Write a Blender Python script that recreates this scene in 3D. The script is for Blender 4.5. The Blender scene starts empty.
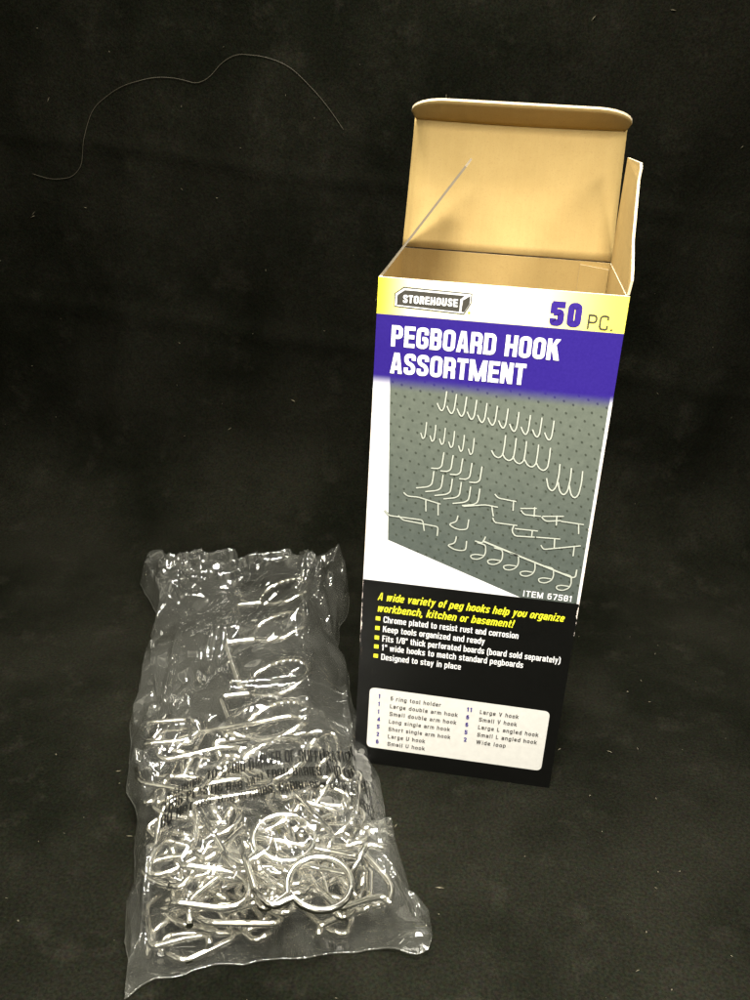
# Two things on black cloth: an opened pegboard-hook carton and a clear plastic bag of chrome hooks.
# Everything is authored in box widths (1.0 = 11 cm) and scaled to metres at the very end.
import bpy, bmesh, math, random
import numpy as np
from mathutils import Vector, Matrix, Euler
S = 0.11
H, D = 2.481, 0.775
rnd = random.Random(7)
sc = bpy.context.scene
COL = sc.collection

# ------------------------------------------------------------------ materials
class NT:
    def __init__(s, name):
        s.m = bpy.data.materials.new(name); s.m.use_nodes = True
        s.t = s.m.node_tree; s.t.nodes.clear(); s.out = s.n('ShaderNodeOutputMaterial')
    def n(s, typ, **kw):
        nd = s.t.nodes.new(typ)
        for k, v in kw.items():
            if hasattr(nd, k): setattr(nd, k, v)
        return nd
    def put(s, sock, v):
        if isinstance(v, bpy.types.NodeSocket): s.t.links.new(v, sock)
        elif v is not None:
            if isinstance(v, tuple) and len(v) == 3 and sock.type == 'RGBA': v = v + (1,)
            sock.default_value = v
    def coord(s):                      # object coordinates in box widths
        c = s.n('ShaderNodeTexCoord'); v = s.n('ShaderNodeVectorMath', operation='SCALE')
        s.put(v.inputs[0], c.outputs['Object']); v.inputs['Scale'].default_value = 1 / S
        return v.outputs[0]
    def xyz(s, v):
        x = s.n('ShaderNodeSeparateXYZ'); s.put(x.inputs[0], v); return x.outputs
    def math(s, op, a, b=None, c=None, clamp=False):
        m = s.n('ShaderNodeMath', operation=op, use_clamp=clamp)
        s.put(m.inputs[0], a); s.put(m.inputs[1], b); s.put(m.inputs[2], c); return m.outputs[0]
    def step(s, v, a, b):              # smooth 0..1 between a and b
        m = s.n('ShaderNodeMapRange', interpolation_type='SMOOTHSTEP')
        s.put(m.inputs[0], v); s.put(m.inputs[1], a); s.put(m.inputs[2], b); return m.outputs[0]
    def mix(s, f, a, b):
        m = s.n('ShaderNodeMix', data_type='RGBA')
        s.put(m.inputs[0], f); s.put(m.inputs[6], a); s.put(m.inputs[7], b); return m.outputs[2]
    def noise(s, v, scale, detail=3, rough=.5, dist=0.0):
        m = s.n('ShaderNodeTexNoise'); s.put(m.inputs['Vector'], v)
        m.inputs['Scale'].default_value = scale; m.inputs['Detail'].default_value = detail
        m.inputs['Roughness'].default_value = rough; m.inputs['Distortion'].default_value = dist
        return m.outputs[0]
    def bump(s, h, strength, dist):
        m = s.n('ShaderNodeBump'); s.put(m.inputs['Height'], h)
        m.inputs['Strength'].default_value = strength; m.inputs['Distance'].default_value = dist * S
        return m.outputs[0]
    def pbr(s, col, rough=.5, metal=0.0, normal=None, **kw):
        p = s.n('ShaderNodeBsdfPrincipled'); s.put(p.inputs['Base Color'], col)
        s.put(p.inputs['Roughness'], rough); p.inputs['Metallic'].default_value = metal
        if normal is not None: s.put(p.inputs['Normal'], normal)
        for k, v in kw.items(): s.put(p.inputs[k], v)
        s.t.links.new(p.outputs[0], s.out.inputs[0]); return s.m
    def stretch(s, v, sx, sy, sz):
        m = s.n('ShaderNodeVectorMath', operation='MULTIPLY'); s.put(m.inputs[0], v)
        m.inputs[1].default_value = (sx, sy, sz); return m.outputs[0]

def m_flat(name, col, rough=.45, spec=.4):
    t = NT(name); c = t.coord(); n = t.noise(c, 40, 2)
    dark = tuple(x * .86 for x in col)
    return t.pbr(t.mix(n, dark, col), rough, **{'Specular IOR Level': spec})

def m_kraft():
    t = NT('kraft board'); c = t.coord()
    a = t.noise(c, 9, 4, .6); f = t.noise(t.stretch(c, 130, 18, 18), 1, 2)
    fl = t.noise(t.stretch(c, 34, .6, .6), 1, 1)          # corrugation showing through
    sp = t.noise(c, 170, 2)
    col = t.mix(a, (.345, .232, .078), (.425, .297, .108))
    col = t.mix(t.math('MULTIPLY', t.step(sp, .54, .72), .5), col, (.30, .18, .07))
    col = t.mix(t.math('MULTIPLY', f, .10), col, (.48, .37, .16))
    b = t.bump(t.math('ADD', t.math('MULTIPLY', fl, .55), t.math('MULTIPLY', t.noise(c, 3.5, 4), 1.6)), .35, .012)
    return t.pbr(col, .75, normal=b, **{'Specular IOR Level': .2})

def m_edge():
    t = NT('torn board edge'); c = t.coord()
    n = t.noise(c, 60, 3)
    return t.pbr(t.mix(n, (.42, .30, .16), (.75, .66, .48)), .85)

def m_front():
    t = NT('printed carton face'); c = t.coord(); o = t.xyz(c)
    # object origin is the middle of the carton's base
    x = t.math('ADD', o[0], .5); z = o[2]
    fine = t.noise(c, 120, 2)
    white = t.mix(fine, (.74, .73, .70), (.80, .79, .76))
    # yellow band fading to cream in the middle: printed fade plus glare painted in
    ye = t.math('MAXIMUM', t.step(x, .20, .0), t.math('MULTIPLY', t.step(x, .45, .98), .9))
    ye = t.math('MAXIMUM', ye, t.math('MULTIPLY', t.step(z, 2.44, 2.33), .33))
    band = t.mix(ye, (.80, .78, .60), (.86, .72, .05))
    # grey-green photograph of the perforated board
    g = t.noise(c, 26, 5, .7)
    hot = t.math('MULTIPLY', t.step(z, 1.2, 2.0), .8)
    board = t.mix(g, t.mix(hot, (.043, .053, .045), (.078, .090, .068)), t.mix(hot, (.105, .121, .101), (.155, .170, .130)))
    # rows of small holes, drawn in the print's own perspective
    xr = t.math('SUBTRACT', x, .09)
    vz = t.math('ADD', t.math('ADD', z, t.math('MULTIPLY', xr, .24)), t.math('MULTIPLY', t.math('MULTIPLY', xr, xr), .06))
    vv = t.math('DIVIDE', vz, .047); vf = t.math('FRACT', vv); row = t.math('FLOOR', vv)
    uu = t.math('ADD', t.math('DIVIDE', x, .040), t.math('MULTIPLY', t.math('FRACT', t.math('MULTIPLY', row, .5)), .8))
    uf = t.math('FRACT', uu)
    jn = t.noise(c, 9, 1); du = t.math('MULTIPLY', t.math('SUBTRACT', uf, t.math('MULTIPLY_ADD', jn, .2, .4)), .040)
    dv = t.math('MULTIPLY', t.math('SUBTRACT', vf, .5), .043)
    dd = t.math('SQRT', t.math('ADD', t.math('MULTIPLY', du, du), t.math('MULTIPLY', dv, dv)))
    hole = t.math('MULTIPLY', t.step(dd, .0064, .0036), .9)
    board = t.mix(hole, board, (.035, .040, .028))
    diag = t.math('SUBTRACT', z, t.math('MULTIPLY_ADD', x, -.35, 1.333))
    inb = t.math('MULTIPLY', t.step(diag, -.002, .002), t.step(x, .066, .070))
    inb2 = t.math('MULTIPLY', inb, t.step(x, .990, .986))
    # left border of the photo drifts a little to the right further down
    lim = t.math('MULTIPLY_ADD', t.math('SUBTRACT', 2.04, z), .044, .072)
    inb2 = t.math('MULTIPLY', inb2, t.step(t.math('SUBTRACT', x, lim), -.002, .002))
    col = t.mix(inb2, white, board)
    blue = t.mix(t.noise(c, 90, 3), (.019, .009, .135), (.031, .016, .185))
    col = t.mix(t.step(z, 2.005, 2.075), col, blue)
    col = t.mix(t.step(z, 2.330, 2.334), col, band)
    black = t.mix(fine, (.0025, .0025, .0022), (.005, .005, .004))
    col = t.mix(t.step(z, 1.079, 1.076), col, black)
    # scuffed folds: bare paper along the long edges, dull rub marks low on the left
    wob = t.noise(t.stretch(c, 1, 1, 9), 1.3, 4, .7)
    wr = t.math('GREATER_THAN', x, t.math('SUBTRACT', 1.0003, t.math('MULTIPLY', t.step(wob, .42, .75), .016)))
    wr = t.math('MULTIPLY', wr, t.math('MULTIPLY', t.step(z, .80, .84), t.step(z, 2.05, 2.02)))
    wl = t.math('LESS_THAN', x, t.math('MULTIPLY', t.step(wob, .40, .7), .011))
    wl = t.math('MULTIPLY', wl, t.math('MULTIPLY', t.step(z, .72, .76), t.step(z, 1.99, 1.97)))
    col = t.mix(t.math('MAXIMUM', wr, wl), col, (.72, .62, .54))
    sc_ = t.noise(t.stretch(c, 14, 14, 3), 1, 5, .75)
    rub = t.math('MULTIPLY', t.step(sc_, .60, .74), t.math('MULTIPLY', t.step(x, .16, .02), t.step(z, .98, .84)))
    col = t.mix(t.math('MULTIPLY', rub, .35), col, (.22, .18, .11))
    b = t.bump(t.math('ADD', t.noise(c, 2.2, 3), t.math('MULTIPLY', t.noise(c, 60, 2), .02)), .25, .02)
    rough = t.mix(t.noise(c, 12, 3), (.30, .30, .30), (.42, .42, .42))
    return t.pbr(col, rough, normal=b, **{'Specular IOR Level': .25})

def m_cloth():
    t = NT('black cloth'); c = t.coord()
    big = t.noise(c, .9, 5, .6); med = t.noise(c, 5, 5, .65)
    fi = t.noise(c, 75, 3, .7); fc = t.n('ShaderNodeTexNoise'); t.put(fc.inputs['Vector'], c)
    fc.inputs['Scale'].default_value = 55; fc.inputs['Detail'].default_value = 2
    col = t.mix(t.step(big, .3, .7), (.0042,.0046,.0028), (.0112,.0110,.0075))
    col = t.mix(t.math('MULTIPLY', t.step(med, .52, .72), .35), col, (.020,.0185,.0132))
    hue = t.mix(.30, (.5, .5, .5), fc.outputs['Color'])
    v = t.n('ShaderNodeVectorMath', operation='MULTIPLY'); t.put(v.inputs[0], col); t.put(v.inputs[1], hue)
    v2 = t.n('ShaderNodeVectorMath', operation='SCALE'); t.put(v2.inputs[0], v.outputs[0]); v2.inputs['Scale'].default_value = 2.0
    v3 = t.n('ShaderNodeVectorMath', operation='SCALE'); t.put(v3.inputs[0], v2.outputs[0])
    t.put(v3.inputs['Scale'], t.math('MULTIPLY_ADD', t.step(fi, .25, .75), .8, .6))
    b = t.bump(t.math('ADD', t.math('MULTIPLY', fi, .25), med), .5, .02)
    return t.pbr(v3.outputs[0], 1.0, normal=b, **{'Specular IOR Level': .02, 'Sheen Weight': .0, 'Sheen Roughness': .6})

def m_chrome():
    t = NT('chrome plated wire'); c = t.coord()
    n = t.noise(c, 20, 3)
    r = t.math('MULTIPLY_ADD', n, .12, .07)
    return t.pbr(t.mix(t.noise(c, 5, 2), (.84, .81, .73), (.92, .91, .88)), r, 1.0, normal=t.bump(n, .12, .01))

def m_film():
    t = NT('clear plastic film'); c = t.coord()
    h = t.noise(t.stretch(c, 8, 5, 5), 1, 1.2, .4, .3)
    rg = t.math('ABSOLUTE', t.math('SUBTRACT', h, .5))
    b = t.bump(rg, .30, .04)
    tr = t.n('ShaderNodeBsdfTransparent'); tr.inputs[0].default_value = (.975, .975, .955, 1)
    df = t.n('ShaderNodeBsdfDiffuse'); df.inputs[0].default_value = (.85, .85, .76, 1); t.put(df.inputs['Normal'], b)
    tl = t.n('ShaderNodeBsdfTranslucent'); tl.inputs[0].default_value = (.85, .85, .76, 1)
    gl = t.n('ShaderNodeBsdfGlossy'); gl.inputs[0].default_value = (1, 1, 1, 1); gl.inputs['Roughness'].default_value = .07
    t.put(gl.inputs['Normal'], b)
    lw = t.n('ShaderNodeLayerWeight'); lw.inputs[0].default_value = .5; t.put(lw.inputs['Normal'], b)
    f = t.math('MULTIPLY_ADD', t.math('POWER', lw.outputs['Facing'], 3.0), .60, .10)
    cl = t.noise(c, 3.0, 4, .6)
    m0 = t.n('ShaderNodeMixShader'); m0.inputs[0].default_value = .35
    t.put(m0.inputs[1], df.outputs[0]); t.put(m0.inputs[2], tl.outputs[0])
    m1 = t.n('ShaderNodeMixShader'); t.put(m1.inputs[0], t.math('MULTIPLY_ADD', t.step(cl, .3, .75), .034, .026))
    t.put(m1.inputs[1], tr.outputs[0]); t.put(m1.inputs[2], m0.outputs[0])
    m2 = t.n('ShaderNodeMixShader'); t.put(m2.inputs[0], f)
    t.put(m2.inputs[1], m1.outputs[0]); t.put(m2.inputs[2], gl.outputs[0])
    t.t.links.new(m2.outputs[0], t.out.inputs[0]); return t.m

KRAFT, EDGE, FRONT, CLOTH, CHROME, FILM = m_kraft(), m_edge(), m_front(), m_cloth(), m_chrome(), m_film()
CUT = m_flat('greyed cut board edge', (.17, .14, .095), .85, .1)
BLACKC = m_flat('black carton print', (.005, .005, .004), .4, .25)
WHITE = m_flat('white ink', (.80, .79, .76), .4)
LABEL = m_flat('contents label white', (.64, .62, .56), .42)
YELLOW = m_flat('yellow ink', (.80, .78, .03), .4)
INDIGO = m_flat('indigo ink', (.036, .016, .20), .4)
DARK = m_flat('dark grey ink', (.055, .050, .038), .4)
SMALLT = m_flat('small text ink', (.06, .055, .05), .4)
HOLE = m_flat('printed hole', (.035, .040, .028), .45)
PRINTH = m_flat('printed hook', (.44, .46, .38), .4)
BAGINK = m_flat('bag warning ink', (.006, .006, .005), .5, .1)
HAIR = m_flat('hair', (.115, .10, .07), .5)
LINT = m_flat('lint', (.16, .14, .09), .9)

# ------------------------------------------------------------------ object helpers
def link(name, me, mats, parent=None, origin=(0, 0, 0)):
    o = bpy.data.objects.new(name, me); COL.objects.link(o)
    for m in (mats if isinstance(mats, (list, tuple)) else [mats]):
        if m.name not in [q.name for q in me.materials]: me.materials.append(m)
    me.transform(Matrix.Translation(-Vector(origin)))
    if parent: o.parent = parent
    return o
def empty(name, loc, label, cat, group=None):
    o = bpy.data.objects.new(name, None); COL.objects.link(o); o.location = loc
    o.empty_display_size = .1; tag(o, label, cat, group); return o
def tag(o, label=None, cat=None, group=None, kind=None):
    if label: o['label'] = label
    if cat: o['category'] = cat
    if group: o['group'] = group
    if kind: o['kind'] = kind
    return o
def mesh(verts, faces, mi=None, smooth=False):
    me = bpy.data.meshes.new('m'); me.from_pydata([tuple(map(float, v)) for v in verts], [], [tuple(int(q) for q in f) for f in faces])
    if mi is not None: me.polygons.foreach_set('material_index', list(mi))
    if smooth: me.polygons.foreach_set('use_smooth', [True] * len(me.polygons))
    me.update(); return me
class Flat:
    """2D shapes on the carton's front plane (x, z); each stroke sits a hair above the one before."""
    def __init__(s, lift=.0016): s.v, s.f, s.m, s.l, s.k = [], [], [], lift, 0
    def poly(s, pts, mi=0, up=0.0):
        a = sum(pts[i][0]*pts[(i+1) % len(pts)][1]-pts[(i+1) % len(pts)][0]*pts[i][1] for i in range(len(pts)))
        if a < 0: pts = pts[::-1]
        n = len(s.v); y = -(s.l + up + (s.k % 5) * .00022); s.k += 1
        s.v += [(p[0], y, p[1]) for p in pts]; s.f.append(tuple(range(n, n + len(pts)))); s.m.append(mi)
    def stroke(s, pts, w, mi=0, closed=False, up=0.0):
        L, R = [], []; n = len(pts)
        for i in range(n):
            a = pts[i - 1] if (i or closed) else None; b = pts[(i + 1) % n] if (i < n - 1 or closed) else None
            d1 = Vector((pts[i][0]-a[0], pts[i][1]-a[1])).normalized() if a else None
            d2 = Vector((b[0]-pts[i][0], b[1]-pts[i][1])).normalized() if b else None
            d1 = d1 or d2; d2 = d2 or d1
            n1 = Vector((-d1.y, d1.x)); n2 = Vector((-d2.y, d2.x)); m = n1 + n2
            m = m / max(m.length_squared, .5) * 2
            L.append((pts[i][0]+m.x*w/2, pts[i][1]+m.y*w/2)); R.append((pts[i][0]-m.x*w/2, pts[i][1]-m.y*w/2))
        k = n if closed else n - 1; base = len(s.v); y = -(s.l + up + (s.k % 5) * .00022); s.k += 1
        s.v += [(p[0], y, p[1]) for p in L] + [(p[0], y, p[1]) for p in R]
        for i in range(k):
            j = (i + 1) % n; s.f.append((base+i, base+n+i, base+n+j, base+j)); s.m.append(mi)
    def mesh(s): return mesh(s.v, s.f, s.m)
def rounded(pts, r, closed=False, seg=4):
    out = []; n = len(pts)
    for i in range(n):
        if not closed and i in (0, n - 1): out.append(tuple(pts[i])); continue
        p = Vector(pts[i]); a = Vector(pts[i-1]) - p; b = Vector(pts[(i+1) % n]) - p
        rr = min(r, a.length * .48, b.length * .48); A = p + a.normalized() * rr; B = p + b.normalized() * rr
        for k in range(seg + 1):
            t = k / seg; out.append(tuple(A * (1-t)**2 + p * 2*t*(1-t) + B * t*t))
    return out

# heavy condensed capitals drawn from strokes (cap height 1)
def glyph(ch, w, t):
    a = t / 2; m = .46; L = []; P = []; X = .73
    def s(*p, r=.22, c=False): L.append((rounded(list(p), r, c, 7), c))
    if ch == 'P': s((a, 0), (a, 1)); s((a, 1-a), (w-a, 1-a), (w-a, m), (a, m))
    elif ch == 'R': s((a, 0), (a, 1)); s((a, 1-a), (w-a, 1-a), (w-a, m), (a, m)); s((w*.45, m), (w-a, m-.03), (w-a, 0), r=.1)
    elif ch == 'E': s((a, 0), (a, 1)); s((a, 1-a), (w, 1-a)); s((a, .51), (w*.94, .51)); s((a, a), (w, a))
    elif ch == 'B': s((a, 0), (a, 1)); s((a, 1-a), (w-a*1.15, 1-a), (w-a*1.15, .52), (a, .52), r=.12); s((a, .52), (w-a, .52), (w-a, a), (a, a), r=.14)
    elif ch == 'D': s((a, 0), (a, 1)); s((a, 1-a), (w-a, 1-a), (w-a, a), (a, a))
    elif ch in 'O0': s((a, 1-a), (w-a, 1-a), (w-a, a), (a, a), r=.2, c=True)
    elif ch == 'G': s((w-a, .66), (w-a, 1-a), (a, 1-a), (a, a), (w-a, a), (w-a, .47), (w*.5, .47), r=.15)
    elif ch == 'S': s((w-a, .69), (w-a, 1-a), (a, 1-a), (a, .58), (w-a, .44), (w-a, a), (a, a), (a, .33), r=.17)
    elif ch == '5': s((a*.4, 1-a), (w, 1-a)); s((a, .50), (a, 1-a*.6)); s((a, .54), (w-a, .58), (w-a, a), (a, a), (a, .30), r=.15)
    elif ch == 'U': s((a, 1), (a, a), (w-a, a), (w-a, 1), r=.2)
    elif ch in 'I1': s((w/2, 0), (w/2, 1)); P += ([[(w/2-a*.9, .99), (w/2-a*.9, .74), (w/2-t*1.2, .68), (w/2-t*1.2, .80)]] if ch == '1' else [])
    elif ch == '6': s((w*.86, 1-a), (a, 1-a), (a, a), (w-a, a), (w-a, .60), (a, .60), r=.16)
    elif ch == '8': s((a, 1-a), (w-a, 1-a), (w-a, .52), (a, .52), r=.16, c=True); s((a, .52), (w-a, .52), (w-a, a), (a, a), r=.16, c=True)
    elif ch == '7': s((0, 1-a), (w, 1-a)); P += [[(w-t*1.1, 1-t), (w, 1-t), (w*.55, 0), (w*.55-t, 0)]]
    elif ch == 'H': s((a, 0), (a, 1)); s((w-a, 0), (w-a, 1)); s((a, .5), (w-a, .5))
    elif ch == 'T': s((w/2, 0), (w/2, 1)); s((0, 1-a), (w, 1-a))
    elif ch == 'A':
        P += [[(0, 0), (t*.95, 0), (w/2+.02, 1), (w/2-t*.62, 1)], [(w, 0), (w-t*.95, 0), (w/2-.02, 1), (w/2+t*.62, 1)]]
        s((w*.2, .27), (w*.8, .27))
    elif ch == 'K': s((a, 0), (a, 1)); P += [[(t*.8, .36), (t*.8, .62), (w-t, 1), (w, 1), (w, .97)], [(w*.38, .66), (w*.42, .42), (w-t*1.05, 0), (w+.03, 0), (w*.72, .72)]]
    elif ch == 'N': s((a, 0), (a, 1)); s((w-a, 0), (w-a, 1)); P += [[(0, 1), (t*1.05, 1), (w, 0), (w-t*1.05, 0)]]
    elif ch == 'C': s((w-a, .68), (w-a, 1-a), (a, 1-a), (a, a), (w-a, a), (w-a, .32), r=.26)
    elif ch == 'F': s((a, 0), (a, 1)); s((a, 1-a), (w, 1-a)); s((a, .50), (w*.9, .50))
    elif ch == 'L': s((a, 0), (a, 1)); s((a, a), (w, a))
    elif ch == 'V': P += [[(0, 1), (t*1.1, 1), (w/2+t*.45, 0), (w/2-t*.45, 0)], [(w, 1), (w-t*1.1, 1), (w/2-t*.45, 0), (w/2+t*.45, 0)]]
    elif ch == 'W':
        for q in (0, w/2-t*.25): P += [[(q, 1), (q+t*1.0, 1), (q+w/4+t*.5, 0), (q+w/4-t*.5, 0)], [(q+w/2+t*.25, 1), (q+w/2-t*.75, 1), (q+w/4-t*.5, 0), (q+w/4+t*.5, 0)]]
    elif ch == 'Y': s((w/2, 0), (w/2, .45)); P += [[(0, 1), (t*1.1, 1), (w/2+t*.45, .40), (w/2-t*.45, .40)], [(w, 1), (w-t*1.1, 1), (w/2-t*.45, .40), (w/2+t*.45, .40)]]
    elif ch == '2': s((a, .70), (a, 1-a), (w-a, 1-a), (w-a, .60), (a*1.2, a)); s((a*.6, a), (w, a))
    elif ch == '4': s((w*.72, 0), (w*.72, 1)); s((0, .25), (w, .25)); s((w*.68, 1-a*.6), (a*.8, .27), r=.01)
    elif ch == '/': s((0, 0), (w, 1))
    elif ch == '"': s((w*.25, .68), (w*.25, 1)); s((w*.75, .68), (w*.75, 1))
    elif ch == '(': s((w, 1.05), (a, .8), (a, .05), (w, -.2), r=.3)
    elif ch == ')': s((0, 1.05), (w-a, .8), (w-a, .05), (0, -.2), r=.3)
    elif ch == '.': s((w/2, 0), (w/2, t))
    elif ch == ',': s((w/2, t), (w/2, 0), (w/2-t*.5, -t*.9), r=.02)
    elif ch == ':': s((w/2, 0), (w/2, t)); s((w/2, .5), (w/2, .5+t))
    elif ch == '!': s((w/2, 0), (w/2, t)); s((w/2, .28), (w/2, 1))
    elif ch == 'a': s((a, X*.70), (a, X-a), (w-a, X-a), (w-a, 0)); s((w-a, X*.56), (a, X*.52), (a, a), (w-a, a*1.1))
    elif ch == 'b': s((a, 0), (a, 1)); s((a, X-a), (w-a, X-a), (w-a, a), (a, a))
    elif ch == 'c': s((w-a, X*.66), (w-a, X-a), (a, X-a), (a, a), (w-a, a), (w-a, X*.34))
    elif ch == 'd': s((w-a, 0), (w-a, 1)); s((w-a, X-a), (a, X-a), (a, a), (w-a, a))
    elif ch == 'e': s((a, X*.47), (w-a, X*.47), (w-a, X-a), (a, X-a), (a, a), (w-a, a), (w-a, X*.25), r=.18)
    elif ch == 'f': s((w, 1-a), (w*.4, 1-a), (w*.4, 0), r=.12); s((0, X-a), (w, X-a))
    elif ch == 'g': s((w-a, X), (w-a, a-.25), (a, a-.25), (a, -.10)); s((w-a, X-a), (a, X-a), (a, a), (w-a, a))
    elif ch == 'h': s((a, 0), (a, 1)); s((a, X-a), (w-a, X-a), (w-a, 0))
    elif ch == 'i': s((w/2, 0), (w/2, X)); s((w/2, .86), (w/2, 1))
    elif ch == 'k': s((a, 0), (a, 1)); s((w-a*.5, X), (a*1.5, X*.40)); s((w*.42, X*.56), (w-a*.4, 0))
    elif ch == 'l': s((w/2, 0), (w/2, 1))
    elif ch == 'm': s((a, 0), (a, X)); s((a, X-a), (w/2, X-a), (w/2, 0)); s((w/2, X-a), (w-a, X-a), (w-a, 0))
    elif ch == 'n': s((a, 0), (a, X)); s((a, X-a), (w-a, X-a), (w-a, 0))
    elif ch == 'o': s((a, X-a), (w-a, X-a), (w-a, a), (a, a), c=True)
    elif ch == 'p': s((a, -.25), (a, X)); s((a, X-a), (w-a, X-a), (w-a, a), (a, a))
    elif ch == 'r': s((a, 0), (a, X)); s((a, X-a*1.2), (w, X-a*1.1))
    elif ch == 's': s((w-a, X*.74), (w-a, X-a), (a, X-a), (a, X*.56), (w-a, X*.42), (w-a, a), (a, a), (a, X*.26), r=.12)
    elif ch == 't': s((w*.42, .92), (w*.42, a), (w, a), r=.12); s((0, X-a), (w, X-a))
    elif ch == 'u': s((a, X), (a, a), (w-a, a), (w-a, X))
    elif ch == 'v': P += [[(0, X), (t*1.05, X), (w/2+t*.45, 0), (w/2-t*.45, 0)], [(w, X), (w-t*1.05, X), (w/2-t*.45, 0), (w/2+t*.45, 0)]]
    elif ch == 'w':
        for q in (0, w/2-t*.25): P += [[(q, X), (q+t, X), (q+w/4+t*.5, 0), (q+w/4-t*.5, 0)], [(q+w/2+t*.25, X), (q+w/2-t*.75, X), (q+w/4-t*.5, 0), (q+w/4+t*.5, 0)]]
    elif ch == 'y': P += [[(0, X), (t*1.05, X), (w/2+t*.5, 0), (w/2-t*.5, 0)], [(w, X), (w-t*1.05, X), (w*.28-t*.5, -.25), (w*.28+t*.5, -.25)]]
    elif ch == 'z': s((0, X-a), (w, X-a)); s((0, a), (w, a)); P += [[(w-t*1.1, X-t*.6), (w, X-t*.6), (t*1.1, t*.6), (0, t*.6)]]
    elif ch == 'M': s((a, 0), (a, 1)); s((w-a, 0), (w-a, 1)); P += [[(0, 1), (t*1.05, 1), (w/2+t*.4, 0), (w/2-t*.4, 0)], [(w, 1), (w-t*1.05, 1), (w/2-t*.4, 0), (w/2+t*.4, 0)]]
    return L, P
WID = {' ': .27, 'i': .22, 'l': .22, 'I': .24, 'm': .80, 'w': .76, 'W': .90, 'M': .72, 'f': .34, 't': .36, 'r': .36, '.': .2, ',': .2, ':': .2, '!': .22, '1': .40, '/': .36, '"': .34, '(': .28, ')': .28, 'V': .64, 'Y': .62, 'A': .64, 'T': .56, 'E': .52, 'F': .50, 'L': .48, 's': .48, 'c': .50, 'k': .52, 'z': .46}
def sans(fl, body, x0, x1, z, cap, t=.17, mi=0, gap=.10, up=0.0, shear=0.0):
    """plain grotesque lettering, same stroke construction"""
    ws = [WID.get(c, .60 if c.isupper() else .52) for c in body]; tot = sum(ws) + gap*(len(body)-1); k = (x1-x0)/tot; x = 0
    for c, w in zip(body, ws):
        L, P = glyph(c, w, t)
        for pts, cl in L: fl.stroke([(x0+(x+p[0])*k+p[1]*cap*shear, z+p[1]*cap) for p in pts], t*min(cap, (k+cap)/2), mi, cl, up)
        for pts in P: fl.poly([(x0+(x+p[0])*k+p[1]*cap*shear, z+p[1]*cap) for p in pts], mi, up)
        x += w + gap
def heavy(fl, body, x0, x1, z, cap, t=.2, mi=0, gap=.07, up=0.0, shear=0.0):
    ws = [.26 if c == ' ' else .26 if c in 'I1' else .74 if c == 'M' else .52 if c in 'AKOGUDHN05' else .46 if c in 'ET' else .50 for c in body]
    tot = sum(ws) + gap * (len(body) - 1); k = (x1 - x0) / tot; x = 0
    for c, w in zip(body, ws):
        L, P = glyph(c, w, t)
        for pts, cl in L: stroke_xf(fl, [(x0+(x+p[0])*k + p[1]*cap*shear, z+p[1]*cap) for p in pts], t, k, cap, mi, cl, up)
        for pts in P: fl.poly([(x0+(x+p[0])*k, z+p[1]*cap) for p in pts], mi, up)
        x += w + gap
def stroke_xf(fl, pts, t, kx, kz, mi, cl, up):
    # vertical stems get their width from the x scale, horizontal bars from the cap height
    fl.stroke([(p[0], p[1]) for p in pts], t * (kx + kz) / 2 if abs(kx-kz)/kz < .5 else t*kz, mi, cl, up)

def slab(corners, thick, nrm, mats_out=0, mats_in=1, mats_edge=2, sub=None):
    """board panel: outline (list of 3D points on the outer plane) pushed inwards by thick along nrm"""
    n = len(corners); c = [Vector(p) for p in corners]; nv = Vector(nrm).normalized() * thick
    v = c + [p + nv for p in c]; f = [tuple(range(n)), tuple(range(2*n-1, n-1, -1))]; mi = [mats_out, mats_in]
    for i in range(n):
        j = (i+1) % n; f.append((i, i+n, j+n, j)); mi.append(mats_edge)
    me = mesh(v, f, mi)
    bm = bmesh.new(); bm.from_mesh(me); bmesh.ops.recalc_face_normals(bm, faces=bm.faces); bm.to_mesh(me); bm.free()
    return me

def tube(paths, r, sides=10, cap=True):
    V, Fc = [], []
    for pts in paths:
        P = [Vector(p) for p in pts]; n = len(P); base = len(V); N = None
        for i in range(n):
            T = ((P[min(i+1, n-1)] - P[max(i-1, 0)])).normalized()
            if N is None: N = T.orthogonal().normalized()
            N = (N - T * N.dot(T)).normalized(); B = T.cross(N)
            for k in range(sides):
                a = 2*math.pi*k/sides; V.append(P[i] + (N*math.cos(a) + B*math.sin(a)) * r)
            if i:
                for k in range(sides):
                    k2 = (k+1) % sides; o = base + (i-1)*sides
                    Fc.append((o+k, o+k2, o+sides+k2, o+sides+k))
        if cap:
            for e, rev in ((0, True), (n-1, False)):
                ids = [base+e*sides+k for k in range(sides)]; Fc.append(tuple(ids[::-1] if rev else ids))
    me = mesh(V, Fc)
    me.polygons.foreach_set('use_smooth', [len(p.vertices) == 4 for p in me.polygons]); return me
def bend(pts, r=.035, seg=6):
    P = [Vector(p) for p in pts]; out = [P[0]]
    for i in range(1, len(P)-1):
        a = P[i-1]-P[i]; b = P[i+1]-P[i]; rr = min(r, a.length*.49, b.length*.49)
        A = P[i]+a.normalized()*rr; B = P[i]+b.normalized()*rr
        out += [A*(1-t)**2+P[i]*2*t*(1-t)+B*t*t for t in [k/seg for k in range(seg+1)]]
    out.append(P[-1]); return out

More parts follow.
